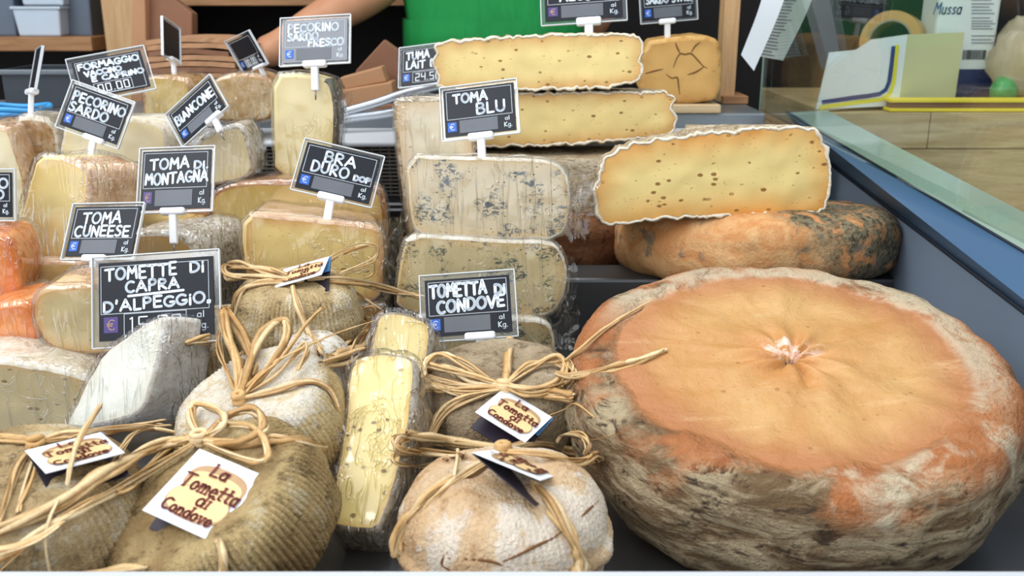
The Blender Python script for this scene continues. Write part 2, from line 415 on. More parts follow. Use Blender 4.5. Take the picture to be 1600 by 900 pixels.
GRP = 'slate price tags in the case'
def price_tag(label, corners, depth, lines, euro='b', price=None, clip=(0.5, 0.2, 0.10), aspect=0.7, pin=0.010, ink=0.0012, blank=False, margin=0.0035, prior=6.0, glare=False, pinaxis=None, frame=(.04, .96, .36, .95), under=()):
    ctr, eu, ev, en, w, h = pose(corners, depth, aspect, prior, (-.09, -.19) if glare else (-.15, 0.0))
    def fn_at(off): return lambda u, v: ctr + eu * ((u - .5) * w) + ev * ((v - .5) * h) + en * off
    root = empty('price_tag', fn_at(0)(clip[0], -0.1)); tag(root, label, 'price tag', GRP)
    t = 0.0006
    v, f = boxv(ctr - en * 0.0001, eu * (w / 2), ev * (h / 2), en * t)
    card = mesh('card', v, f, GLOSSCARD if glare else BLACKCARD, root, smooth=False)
    v, f = boxv(ctr - en * 0.0016, eu * (w / 2 + margin), ev * (h / 2 + margin), en * 0.0008)
    rim = []
    m = margin
    hold = mesh('holder', v, f, ACRYL, root, smooth=False)
    hw, hh = w / 2 + m, h / 2 + m                               # raised lip of the clear holder
    for sx, sy, a, b_ in ((0, 1, hw, .0005), (0, -1, hw, .0005), (1, 0, .0005, hh), (-1, 0, .0005, hh)):
        rim.append(boxv(ctr + eu * (sx * hw) + ev * (sy * hh), eu * a, ev * b_, en * 0.0016))
    rv, rf = join(*rim); mesh('rim', rv, rf, MATS['rim_plastic'], hold, smooth=False)
    F1 = fn_at(t + 0.0002)
    if frame:
        x0, x1, y0, y1 = frame
        v, f = ribbons([[(x0, y0), (x1, y0), (x1, y1), (x0, y1), (x0, y0)]], 0.00028, F1, w, h); mesh('border_line', v, f, LINE, card, smooth=False)
    if not blank:
        st = []
        for i, L in enumerate(lines):
            st += text_strokes(L[0], L[1], L[2], L[3], L[4], rise=L[5] if len(L) > 5 else 0.0, rnd=random.Random(i * 7 + len(L[0])))
        for (ua, va, ub, vb) in under: st.append([(ua, va), (ub, vb)])
        if st:
            v, f = ribbons(st, ink, fn_at(t + 0.0004), w, h); mesh('handwriting', v, f, INK, card, smooth=False)
    if euro:
        v, f = boxv(F1(.105, .2), eu * (.062 * w), ev * (.1 * h), en * .0001); mesh('euro_badge', v, f, BLUE if euro == 'b' else PURP, card, smooth=False)
        v, f = ribbons(text_strokes('€', .07, .14, .13, .14, 0), .0003, fn_at(t + .0006), w, h); mesh('euro_sign', v, f, INK if euro == 'b' else MATS['tan_print'], card, smooth=False)
    if price == 'strip':
        v, f = boxv(F1(.48, .19), eu * (.27 * w), ev * (.135 * h), en * .0001); mesh('price_strip', v, f, GREYP, card, smooth=False)
    elif price:
        v, f = ribbons([[(.22, .05), (.76, .05), (.76, .33), (.22, .33), (.22, .05)]], .0003, F1, w, h); mesh('price_frame', v, f, LINE, card, smooth=False)
        v, f = ribbons(text_strokes(price, .27, .72, .09, .19, 0), .0006, fn_at(t + .0004), w, h); mesh('price_digits', v, f, INK, card, smooth=False)
    if euro:
        v, f = ribbons(text_strokes('al', .855, .915, .23, .08, 0) + text_strokes('Kg.', .84, .95, .09, .09, 0), .00035, F1, w, h); mesh('unit_text', v, f, INK, card, smooth=False)
    cu, cw, cn = clip
    if cw:
        W0 = w
        top = fn_at(0)(cu, 0)
        g = boxv(top - ev * (.035 * W0), eu * (cw * W0 * .5), ev * (.05 * W0), en * 0.005)
        o = mesh('clip', g[0], g[1], WHITE, root, smooth=False); bevel(o, .0025, 3)
        pa = (-ev * 0.75 + Vector((0, 0.12, -0.25))).normalized()
        side = eu
        ln = cn * W0 + .012
        c0 = top - ev * (.07 * W0)
        g = boxv(c0 + pa * ln * .5, side * (.055 * W0), pa * (ln * .5), en * 0.003)
        o = mesh('stem', g[0], g[1], WHITE, root, smooth=False); bevel(o, .0015, 2)
        pv, pf = tube([c0 + pa * ln * .9, c0 + pa * (ln + pin)], .0009, 8); mesh('pin', pv, pf, MATS['steel_pin'], root)
    return root
plain('tan_print', S(206, 170, 110), 0.6); plain('steel_pin', S(150, 150, 155), 0.3, 0.9)
MATS['rim_plastic'] = plain('rim_plastic', S(206, 212, 218), 0.2, var=0.03)

# ------------------------------------------------------------------ cheese builders
def chaikin(p, k):
    for _ in range(k):
        q = []
        for i in range(len(p)):
            a, b = p[i], p[(i + 1) % len(p)]
            q += [(a[0] * .75 + b[0] * .25, a[1] * .75 + b[1] * .25), (a[0] * .25 + b[0] * .75, a[1] * .25 + b[1] * .75)]
        p = q
    return p
def resample(p, ds):
    out = []
    L = [math.dist(p[i], p[(i + 1) % len(p)]) for i in range(len(p))]; tot = sum(L); n = max(24, int(tot / ds)); st = tot / n
    i, acc = 0, 0.0
    for k in range(n):
        t = k * st
        while acc + L[i] < t: acc += L[i]; i += 1
        f = (t - acc) / max(L[i], 1e-9); a, b = p[i], p[(i + 1) % len(p)]
        out.append((a[0] + (b[0] - a[0]) * f, a[1] + (b[1] - a[1]) * f))
    return out
def polynormals(p):
    n = len(p); A = sum(p[i][0] * p[(i + 1) % n][1] - p[(i + 1) % n][0] * p[i][1] for i in range(n))
    s = 1 if A > 0 else -1; N = []
    for i in range(n):
        dx, dy = p[(i + 2) % n][0] - p[i - 2][0], p[(i + 2) % n][1] - p[i - 2][1]; l = math.hypot(dx, dy) or 1
        N.append((dy / l * s, -dx / l * s))
    return N
def inside(x, y, P):
    c = False; j = len(P) - 1
    for i in range(len(P)):
        if (P[i][1] > y) != (P[j][1] > y) and x < (P[j][0] - P[i][0]) * (y - P[i][1]) / (P[j][1] - P[i][1]) + P[i][0]: c = not c
        j = i
    return c
def cap(ring, step):
    """triangulated sheet filling a ring; returns 2-D verts, tris and distance to the ring"""
    A = np.array(ring); lo, hi = A.min(0), A.max(0); pts = [Vector(p) for p in ring]; rnd = random.Random(3)
    x = lo[0] + step
    while x < hi[0]:
        y = lo[1] + step
        while y < hi[1]:
            px, py = x + rnd.uniform(-.2, .2) * step, y + rnd.uniform(-.2, .2) * step
            if inside(px, py, ring) and np.min(np.hypot(A[:, 0] - px, A[:, 1] - py)) > step * .6: pts.append(Vector((px, py)))
            y += step
        x += step
    v, e, f, *_ = delaunay_2d_cdt(pts, [], [list(range(len(ring)))], 1, 1e-7)
    v = [(q[0], q[1]) for q in v]
    d = [float(np.min(np.hypot(A[:, 0] - q[0], A[:, 1] - q[1]))) for q in v]
    return v, [tuple(t) for t in f], d
def prism(name, label, cat, poly, plane, thick, mp, mr, smooth=1, ext=None, half=False, back=1.0, rindtest=None, film=False, jit=0.0007, inset=0.004, group=None, wavy=0.0, rim=None, edgew=0.022, ds=0.004, down=0.0, filmoff=0.0022, filmjit=0.003):
    p0, n = plane
    eu = Vector((0, 0, 1)).cross(n).normalized(); ev = n.cross(eu)
    ext = (ext.normalized() if ext is not None else -n)
    if down: ext = (ext + Vector((0, 0, -math.tan(math.radians(down))))).normalized()
    P2 = []
    for x, y in poly:
        q = on_plane(x, y, p0, n) - p0; P2.append((q.dot(eu), q.dot(ev)))
    P2 = resample(chaikin(P2, smooth), ds)
    if wavy:
        N = polynormals(P2)
        P2 = [(p[0] + m[0] * wavy * noise.noise(Vector((p[0] * 130, p[1] * 130, 2))), p[1] + m[1] * wavy * noise.noise(Vector((p[0] * 130, p[1] * 130, 2)))) for p, m in zip(P2, N)]
    N = polynormals(P2); n_ = len(P2); C = np.array(P2)
    cu, cv = (C[:, 0].min() + C[:, 0].max()) / 2, (C[:, 1].min() + C[:, 1].max()) / 2
    base = p0 + eu * cu + ev * C[:, 1].min() + ext * (thick * .4)
    root = empty(name, base); tag(root, label, cat, group)
    def ring2(ins): return [(p[0] - m[0] * ins, p[1] - m[1] * ins) for p, m in zip(P2, N)]
    hw = max(C[:, 0].max() - cu, 1e-6)
    def world(p, t, jit=jit):
        s = 1.0; sv = 1.0
        if half: s = math.sqrt(max(0.0, 1 - (t / thick) ** 2)) * 0.97 + 0.03
        else: s = 1 + (back - 1) * (t / thick)
        q = p0 + eu * (cu + (p[0] - cu) * s) + ev * p[1] + ext * t
        if jit:
            k = q * 55
            q = q + noise.noise_vector(k) * jit * 1.6 + noise.noise_vector(q * 210) * jit * .5
        return q
    if half: ts = [thick * math.sin(a * math.pi / 2 / 12) for a in range(1, 13)]
    else: ts = [inset + (thick - 2 * inset) * a / 7 for a in range(1, 8)]
    rings = [(0, inset), (inset * .22, inset * .38), (inset * .75, 0.0)] + [(t, 0.0) for t in ts if t > inset] + ([] if half else [(thick, inset * 1.6)])
    V, rid = [], []
    for t, ins in rings:
        V += [world(p, t) for p in ring2(ins)]
    FR, FP = [], []
    for k in range(len(rings) - 1):
        for i in range(n_):
            j = (i + 1) % n_
            q = (k * n_ + i, k * n_ + j, (k + 1) * n_ + j, (k + 1) * n_ + i)
            isr = True if rindtest is None else rindtest(N[i][0], N[i][1], (P2[i][0] - cu) / hw, P2[i][1])
            (FR if isr else FP).append(q)
    last = (len(rings) - 1) * n_
    FR.append(tuple(range(last, last + n_)))
    cv2, cf, cdist = cap(ring2(inset), max(ds * 1.0, .0045))
    CV = []
    for q, d in zip(cv2, cdist):
        w_ = world(q, 0.0)
        if d > 1e-5: w_ = w_ - ext * (noise.noise(w_ * 45) * min(d * .15, jit * 1.2))
        CV.append(w_)
    edge = [max(0.0, 1 - d / edgew) for d in cdist]
    off = len(V)
    used = sorted({i for f in FP for i in f}); mp_idx = {a: len(CV) + k for k, a in enumerate(used)}
    PV = CV + [V[a] for a in used]; PF = cf + [tuple(mp_idx[i] for i in f) for f in FP]
    mesh('cut_face', PV, PF, mp, root, solid=True, attr=edge + [0.35] * len(used))
    ur = sorted({i for f in FR for i in f}); mi = {a: k for k, a in enumerate(ur)}
    mesh('rind', [V[a] for a in ur], [tuple(mi[i] for i in f) for f in FR], mr, root, solid=True)
    if rim is not None:         # curled pale rind edge around the cut
        R0 = ring2(inset * .5); pts = []; rads = []
        for i, p in enumerate(R0):
            a = noise.noise(Vector((p[0] * 160, p[1] * 160, 7.7))); pts.append(world((p[0] - N[i][0] * max(a, 0) * .003, p[1] - N[i][1] * max(a, 0) * .003), inset * .15)); rads.append(rim[1] * (0.75 + 1.1 * max(0, noise.noise(Vector((p[0] * 90, p[1] * 90, 1.5))))))
        v, f = tube(pts, rads, 7, True); mesh('rind_edge', v, f, rim[0], root)
    if film:
        fr = [(-filmoff, 0.004), (-filmoff * .3, -filmoff * .6), (inset, -filmoff)] + [(t, -filmoff * 1.1) for t in ts if t > inset * 1.3] + ([] if half else [(thick + filmoff, .003)])
        FV, FF = [], []
        def wf(p, t):
            q = world(p, max(t, 0)) + (ext * t if t < 0 else Vector())
            d_ = noise.noise_vector(q * 70) * filmjit * .6 + noise.noise_vector(q * 28) * filmjit * .5
            o_ = d_ - ext * min(0, 0)
            return q + (p2w(p) * abs(d_.length))
        def p2w(p):
            q = Vector((p[0] - cu, p[1] - cv, 0)); q = q.normalized() if q.length > 1e-6 else q
            return eu * q.x + ev * q.y
        for t, ins in fr:
            FV += [wf(p, t) for p in ring2(ins)]
        for k in range(len(fr) - 1):
            for i in range(n_):
                j = (i + 1) % n_; FF.append((k * n_ + i, k * n_ + j, (k + 1) * n_ + j, (k + 1) * n_ + i))
        off = len(FV)
        c2, f2, d2 = cap(ring2(.004), .006)
        for q, d in zip(c2, d2):
            w_ = world(q, 0.0) - ext * (filmoff + abs(noise.noise(Vector((q[0] * 60, q[1] * 34, 4)))) * min(d * .25, .0016)); FV.append(w_)
        FF += [tuple(i + off for i in t) for t in f2]
        mesh('plastic_wrap', FV, FF, FILM, root)
    return root
def crumple(parent, pts, seed=1, amp=0.008, nu=26, nv=20, name='plastic_wrap'):
    """loose gathered film between four corner points"""
    a, b, c, d = [Vector(p) for p in pts]; V, F = [], []
    nn = (b - a).cross(d - a).normalized(); s = Vector((seed * 3.1, 0, 0))
    for j in range(nv + 1):
        for i in range(nu + 1):
            u, v = i / nu, j / nv
            p = (a * (1 - u) + b * u) * (1 - v) + (d * (1 - u) + c * u) * v
            e = noise.noise_vector(p * 55 + s) * amp + noise.noise_vector(p * 150 + s) * amp * .55
            V.append(p + e + nn * (math.sin(u * math.pi) * math.sin(v * math.pi) * amp))
    for j in range(nv):
        for i in range(nu):
            k = j * (nu + 1) + i; F.append((k, k + 1, k + nu + 2, k + nu + 1))
    return mesh(name, V, F, FILM, parent)
def wheel(name, label, cat, loc, R, T, mat, tilt=(0, 0), spin=0.0, rc=0.4, bulge=0.05, lump=0.003, ribs=0, ribamp=0.0012, seg=160, dip=0.0, group=None, pit=0.0, fine=0.0006, squash=(1, 1), hook=None):
    """whole round cheese, loc = centre of its underside; tilt about x (towards viewer) and y in degrees"""
    prof = []
    h = T / 2; r0 = R - rc * T * .5; k = rc * T * .5
    for i in range(9): prof.append((r0 * i / 8.0, -h, 0.0))
    for i in range(1, 9):
        a = math.pi / 2 * i / 8; prof.append((r0 + k * math.sin(a), -h + k - k * math.cos(a), i / 8))
    m = 12
    for i in range(1, m):
        z = -h + k + (T - 2 * k) * i / m; prof.append((R + bulge * T * math.sin(math.pi * i / m), z, 1.0))
    for i in range(0, 9):
        a = math.pi / 2 * i / 8; prof.append((r0 + k * math.cos(a), h - k + k * math.sin(a), 1 - i / 8))
    nt = 22
    for i in range(1, nt + 1): prof.append((r0 * (1 - i / nt), h, 0.0))
    M = Matrix.Rotation(math.radians(tilt[0]), 3, 'X') @ Matrix.Rotation(math.radians(tilt[1]), 3, 'Y') @ Matrix.Rotation(spin, 3, 'Z')
    ctr = Vector(loc) + Vector((0, 0, h)); V, F = [], []; sd = Vector((loc[0] * 31, loc[1] * 17, 3))
    for pr, pz, side in prof:
        for s in range(seg):
            a = 2 * math.pi * s / seg
            r, z = pr, pz
            q = Vector((r * math.cos(a) * squash[0], r * math.sin(a) * squash[1], z))
            nv = Vector((math.cos(a) * side, math.sin(a) * side, (1 if z > 0 else -1) * (1 - side) + .001)).normalized()
            d = noise.noise(q * 14 + sd) * lump + noise.noise(q * 45 + sd) * lump * .45 + noise.noise(q * 140 + sd) * fine
            if ribs:
                d += ribamp * (abs(math.sin(a * ribs / 2 + .8 * noise.noise(q * 20 + sd))) * 2 - 1) * min(1, side * 1.3)
            if z > 0 and dip: d -= dip * max(0, 1 - (pr / (R * .8)) ** 2)
            q = q + nv * d
            if hook: q = hook(q, pr, a, side)
            V.append(q)
    n = len(prof)
    for i in range(n - 1):
        for s in range(seg):
            F.append((i * seg + s, i * seg + (s + 1) % seg, (i + 1) * seg + (s + 1) % seg, (i + 1) * seg + s))
    WV = [ctr + M @ v for v in V]
    me = bpy.data.meshes.new(name); me.from_pydata([tuple(v) for v in V], [], F)
    me.polygons.foreach_set('use_smooth', [True] * len(me.polygons)); me.materials.append(mat)
    root = empty(name, ctr); tag(root, label, cat, group)
    o = bpy.data.objects.new('rind', me); COL.objects.link(o); o.parent = root; o.rotation_euler = M.to_euler()
    bake(WV, F)
    return root

# ================================================================== THE SETTING
TILE = plain('floor_concrete', S(96, 92, 88), 0.7, var=0.2, scale=6)
v, f = bbox(-4, 4, -2.0, 3.4, -0.86, -0.80); o = mesh('floor', v, f, TILE, smooth=False); o['kind'] = 'structure'
DARKW = plain('dark_stall_panel', S(26, 22, 24), 0.7, var=0.3, scale=8)
v, f = bbox(-2.4, 2.6, 2.62, 2.68, -0.80, 1.5); o = mesh('wall_back', v, f, DARKW, smooth=False); o['kind'] = 'structure'

SHADE_ROOF = plain('roof_shade_panel', S(70, 66, 64), 0.8, var=0.2, scale=4)
v, f = bbox(-2.4, 2.6, 1.62, 2.68, 1.20, 1.25); o = mesh('ceiling_shade', v, f, SHADE_ROOF, smooth=False); o['kind'] = 'structure'  # unseen roof, added to keep light off the area behind the counter
v, f = bbox(-2.45, -2.4, 1.40, 2.68, -0.80, 1.25); o = mesh('wall_left_shade', v, f, DARKW, smooth=False); o['kind'] = 'structure'  # unseen side wall, added with the roof to darken the back
v, f = bbox(2.6, 2.65, 0.6, 2.68, -0.80, 1.25); o = mesh('wall_right_shade', v, f, DARKW, smooth=False); o['kind'] = 'structure'  # out of view as well, added to block light from the right

# ---- chilled display case
STEEL = steel('brushed_steel', S(138, 138, 140), 0.34, (260, 6, 4), 0.85)
STEELD = steel('step_steel', S(96, 98, 102), 0.42, (5, 200, 200), 0.7)
ENAM = plain('blue_grey_enamel', S(122, 136, 154), 0.32, var=0.06, scale=5)
ENAM2 = plain('blue_band_enamel', S(70, 100, 132), 0.25, var=0.06, scale=5)
GASK = plain('dark_gasket', S(28, 38, 52), 0.5)
LEDGE = plain('pale_grey_ledge', S(196, 200, 206), 0.35, var=0.05)
WORKT = steel('worktop_steel', S(134, 140, 146), 0.38, (6, 180, 6), 0.6)
case = empty('display_case', (0, 0.6, -0.02)); tag(case, 'stainless steel chilled counter with blue-grey side wall and glass', 'display case')
box_obj('tray', bbox(-1.3, 0.475, 0.4855, 1.31, -0.03, 0.0), STEEL, case, 0.001, solid=True)
box_obj('front_lip', bbox(-1.3, 0.50, 0.476, 0.485, -0.03, 0.0755), LEDGE, case, 0.002)
box_obj('step', bbox(-1.3, 0.475, 1.066, 1.13, 0.0, 0.08), STEELD, case, 0.004, solid=True)
box_obj('rear_deck', bbox(-1.3, 0.475, 1.131, 1.31, 0.0, 0.03), STEELD, case, 0.002, solid=True)
box_obj('cabinet_base', bbox(-1.3, 0.47, 0.50, 1.60, -0.795, -0.031), ENAM, case, 0.002)
box_obj('back_panel', bbox(-1.3, 0.42, 1.312, 1.33, 0.0, 0.195), STEELD, case, 0.001)
for k in range(2):
    box_obj('trim_strip', bbox(-1.3, 0.42, 1.302, 1.311, 0.108 + k * .008, 0.111 + k * .008), LEDGE, case, 0.0005)
g = [bbox(-1.3, 0.42, 1.3005, 1.312, 0.130 + k * 0.0052, 0.1325 + k * 0.0052) for k in range(13)]
g += [bbox(-0.6 + k * .012, -0.598 + k * .012, 1.302, 1.3115, 0.129, 0.198) for k in range(80)]
v, f = join(*g); o = mesh('vent_grille', v, f, steel('grille_steel', S(120, 118, 114), 0.4, metal=0.5), case, smooth=False); o['kind'] = 'stuff'
box_obj('back_ledge', bbox(-1.3, 0.36, 1.292, 1.43, 0.198, 0.206), LEDGE, case, 0.003, solid=True)
box_obj('rear_worktop', bbox(-1.3, 0.375, 1.431, 1.62, 0.190, 0.2275), WORKT, case, 0.003, solid=True)
def strip(name, A, B, mat, parent, thick=0.004, ex=0.0):
    """sloping sheet between two 3-D lines A0-A1 and B0-B1, given thickness"""
    (a0, a1), (b0, b1) = A, B; nn = (a1 - a0).cross(b0 - a0).normalized() * thick
    V = [a0, a1, b1, b0]; V = V + [p + nn for p in V]
    F = [(0, 1, 2, 3), (7, 6, 5, 4), (0, 4, 5, 1), (1, 5, 6, 2), (2, 6, 7, 3), (3, 7, 4, 0)]
    return mesh(name, V, F, mat, parent, smooth=False)
def extend(a, b, k0, k1): return a + (a - b) * k0, b + (b - a) * k1
L1 = extend(at_Y(1300, 258, 1.36), at_z(1600, 487, .138), .15, .6)
L2 = extend(at_Y(1228, 176, 1.47), at_z(1600, 395, .180), .0, .6)
L3 = extend(at_Y(1292, 172, 1.50), at_z(1600, 332, .200), .0, .6)
LB = (Vector((L1[0].x - .004, L1[0].y, 0)), Vector((L1[1].x - .004, L1[1].y, 0)))
strip('side_panel', LB, L1, ENAM, case, -0.004)
strip('side_band', (L1[0] + Vector((0, 0, .002)), L1[1] + Vector((0, 0, .002))), L2, ENAM2, case, -0.004)
strip('glass_rail', L2, L3, plain('pale_green_rail', S(164, 182, 172), 0.22, var=0.06, scale=9), case, -0.003)
tv, tf = tube([L1[0], L1[1]], .0022, 8); mesh('gasket', tv, tf, GASK, case)
tv, tf = tube([L2[0] + Vector((0, 0, .001)), L2[1] + Vector((0, 0, .001))], .0014, 8); mesh('gasket', tv, tf, GASK, case)
gb = at_Y(1188, 172, 1.46); gf = L2[1] + Vector((.02, 0, .012))
strip('glass_pane', (gb, gf), (gb + Vector((0, 0, .42)), gf + Vector((.0, 0, .42))), GLASS, case, -0.006)
tv, tf = tube([gb + Vector((-.0012, -.001, 0)), gb + Vector((-.0012, -.001, .42))], .0014, 8); mesh('pane_edge', tv, tf, plain('green_glass_edge', S(150, 178, 160), 0.15), case)

# ================================================================== CHEESE MATERIALS
P_TOMA = paste('toma_paste', S(238, 214, 146), S(214, 160, 92), S(150, 112, 56), 62, 0.12)
P_TOMA2 = paste('toma_paste_big', S(238, 213, 142), S(222, 148, 62), S(150, 108, 50), 66, 0.15)
P_BLUE = paste('blue_paste', S(222, 206, 174), S(206, 178, 128), S(120, 92, 64), 120, 0.1, veins=S(50, 76, 92), vscale=34, vth=0.58)
P_BLUE2 = paste('blue_paste_yellow', S(218, 200, 154), S(196, 160, 102), S(120, 92, 64), 130, 0.1, veins=S(58, 76, 80), vscale=38, vth=0.59)
P_BRA = paste('bra_paste', S(230, 204, 136), S(206, 150, 88), S(150, 120, 56), 40, 0.08, rough=0.35)
P_CREAM = paste('cream_paste', S(240, 228, 192), S(232, 212, 160), S(214, 192, 140), 60, 0.06)
P_PEC = paste('pecorino_paste', S(238, 222, 168), S(226, 204, 140), S(214, 190, 130), 50, 0.05)
P_YEL = paste('yellow_paste', S(222, 194, 122), S(196, 158, 80), S(180, 146, 76), 40, 0.05)
P_OLIVE = paste('olive_paste', S(206, 186, 138), S(204, 158, 92), S(166, 142, 92), 60, 0.07)
P_WHITE = paste('white_goat_paste', S(238, 238, 226), S(226, 220, 200))
P_SPECK = paste('speckled_paste', S(236, 214, 140), S(206, 168, 92), S(134, 112, 62), 95, 0.16, rough=0.35)
P_HOLEY = paste('pale_holey_paste', S(206, 188, 142), S(200, 160, 104), S(150, 124, 76), 66, 0.13, rough=0.35)
P_SHINE = paste('pale_yellow_paste', S(238, 216, 152), S(226, 192, 122), S(214, 186, 120), 60, 0.06, rough=0.25)
P_ORANGE = paste('orange_paste', S(236, 152, 76), S(216, 112, 48), rough=0.3)
P_HARD = paste('hard_tan_paste', S(214, 168, 98), S(196, 146, 80), S(178, 128, 66), 70, 0.06, rough=0.6)
R_TOMA = rind('toma_rind', S(172, 152, 122), S(206, 192, 168), S(132, 112, 86), 24, dark=S(92, 80, 66), streak=(0.6, 1, 2.2))
R_PALE = rind('pale_bloom_rind', S(222, 210, 188), S(240, 234, 222), S(196, 178, 146), 40, bump=0.35)
R_TAN = rind('tan_rind', S(196, 150, 98), S(216, 180, 128), S(170, 120, 76), 30, bump=0.3)
R_GREY = rind('grey_rind', S(150, 136, 116), S(186, 172, 150), S(112, 98, 82), 40, dark=S(80, 70, 60))
R_PINK = rind('pinkish_rind', S(214, 174, 134), S(228, 198, 164), S(196, 150, 112), 34, bump=0.3, rough=0.5)
R_DARK = rind('dark_rind', S(92, 82, 70), S(120, 110, 94), S(66, 58, 50), 40, bump=0.4)
R_BROWN = rind('brown_rind', S(160, 108, 66), S(186, 138, 92), S(120, 78, 48), 30)
R_ORANGE = rind('orange_waxy_rind', S(224, 128, 56), S(238, 156, 84), S(206, 104, 44), 24, bump=0.25, rough=0.35)
R_WHITEB = rind('white_mould_rind', S(206, 196, 180), S(232, 228, 220), S(168, 146, 118), 60, bump=0.5, dark=S(140, 116, 90))
R_GOAT = rind('goat_white_rind', S(220, 214, 204), S(236, 234, 230), S(196, 182, 164), 60, bump=0.4, fine=160)
CURL = rind('curled_rind_edge', S(238, 226, 204), S(246, 240, 226), S(214, 190, 154), 120, bump=0.3, rough=0.7)

# ================================================================== BIG WHEEL
def big_wheel_mat():
    b = MB('big_wheel_rind')
    sep = b.n('ShaderNodeSeparateXYZ'); b.t.links.new(b.co, sep.inputs[0]); X, Y, Z = sep.outputs
    r = b.math('SQRT', b.math('ADD', b.math('MULTIPLY', X, X), b.math('MULTIPLY', Y, Y)))
    n1 = b.noise(11, 5, 0.6, 0.5); n2 = b.noise(34, 5, 0.7, 0.6); n3 = b.noise(170, 4, 0.75)
    st = b.noise(16, 6, 0.72, 0.7, b.vec((1, 1, 4.2)))
    # orange upper face
    top = b.mix(b.rng(n1, 0.3, 0.7), S(186, 134, 78), S(198, 156, 100))
    top = b.mix(b.rng(n2, 0.55, 0.75, 0, .55), top, S(204, 168, 118))
    top = b.mix(b.rng(b.math('ADD', r, b.math('MULTIPLY', n2, .03)), 0.095, 0.150), top, S(172, 114, 72))
    top = b.mix(b.rng(n3, 0.60, 0.70, 0, .6), top, S(146, 92, 46))
    top = b.mix(b.math('MULTIPLY', b.rng(b.voro(42), .05, .11, 1, 0), .55), top, S(128, 82, 40))
    scr = b.noise(5, 5, .7, .3, b.vec((2.2, 9, 1), (0, 0, .25))); top = b.mix(b.rng(scr, .56, .72, 0, .4), top, S(214, 176, 132))
    # blotches of white bloom at the navel
    wn = b.math('MULTIPLY', b.rng(b.math('ADD', r, b.math('MULTIPLY', n2, .028)), .026, .044, 1, 0), b.rng(b.noise(75, 4, 0.7, 0.6, b.vec((0.6, 1.2, 1), (0, 0, .5))), .47, .56))
    wn = b.math('MULTIPLY', wn, b.rng(Y, -.006, .006))
    top = b.mix(wn, top, S(240, 218, 202))
    red = b.math('MULTIPLY', b.rng(r, .012, .055, 1, 0), b.rng(n2, .4, .6, 0.25, .75))
    top = b.mix(b.math('MULTIPLY', red, .45), top, S(214, 124, 66))
    # mottled side
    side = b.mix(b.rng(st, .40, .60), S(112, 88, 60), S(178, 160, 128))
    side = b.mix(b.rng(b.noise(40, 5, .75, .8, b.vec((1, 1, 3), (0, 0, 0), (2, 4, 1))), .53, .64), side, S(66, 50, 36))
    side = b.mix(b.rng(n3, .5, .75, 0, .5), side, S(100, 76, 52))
    ors = b.math('MULTIPLY', b.rng(Z, 0.012, 0.040), b.rng(n1, .44, .58)); side = b.mix(b.math('MULTIPLY', ors, .8), side, S(184, 112, 64))
    wst = b.math('MULTIPLY', b.rng(b.noise(10, 3, .6, .5, b.vec((1, 1, 1), (0, 0, 0), (7, 2, 3))), .55, .62), b.rng(n2, .4, .6)); side = b.mix(b.math('MULTIPLY', wst, .75), side, S(212, 200, 172))
    fac = b.rng(b.math('ADD', r, b.math('MULTIPLY', b.math('SUBTRACT', n1, .5), .05)), 0.130, 0.146)
    fac2 = b.math('MAXIMUM', fac, b.rng(Z, .041, .034))
    band = b.math('MULTIPLY', b.math('MULTIPLY', b.rng(r, .124, .138), b.rng(r, .166, .150)), b.rng(b.math('ADD', Y, b.math('MULTIPLY', X, .45)), -.03, .05))
    band = b.math('MULTIPLY', band, b.rng(st, .36, .52))
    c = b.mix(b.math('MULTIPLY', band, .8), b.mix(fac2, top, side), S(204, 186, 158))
    h = b.math('ADD', b.math('MULTIPLY', b.math('ADD', b.math('MULTIPLY', st, 2.6), n3), fac2), b.math('MULTIPLY', b.math('ADD', n2, b.math('MULTIPLY', n3, .4)), .5))
    return b.fin(c, b.rng(fac2, 0, 1, .42, .8), b.bump(h, .85, .005), 0, .3)
def navel(q, r, a, side):
    if q.z > 0.03 and r < .13:
        k = math.exp(-(r / .045) ** 2)
        q.z += .0035 * k * math.sin(a * 9 + 3 * noise.noise(Vector((math.cos(a), math.sin(a), r * 20)))) * min(1, r / .01) - .006 * math.exp(-(r / .018) ** 2)
        crack = abs(((a - 4.85 + 0.25 * noise.noise(Vector((r * 90, 0, 0)))) + math.pi) % (2 * math.pi) - math.pi) * r
        if r < .045: q.z -= .007 * math.exp(-(crack / .0022) ** 2) * (1 - r / .045)
        crack = abs(((a - .12 + 0.25 * noise.noise(Vector((r * 80, 5, 0)))) + math.pi) % (2 * math.pi) - math.pi) * r
        if r < .04: q.z -= .005 * math.exp(-(crack / .002) ** 2) * (1 - r / .04)
    return q
BW = wheel('round_cheese', 'huge round cheese with orange top and mottled grey-brown sides on the steel tray', 'cheese', (.2195, .715, 0.034), .173, .090, big_wheel_mat(), tilt=(12, -1.5), rc=.55, bulge=.05, lump=.006, seg=260, fine=.0008, hook=navel)

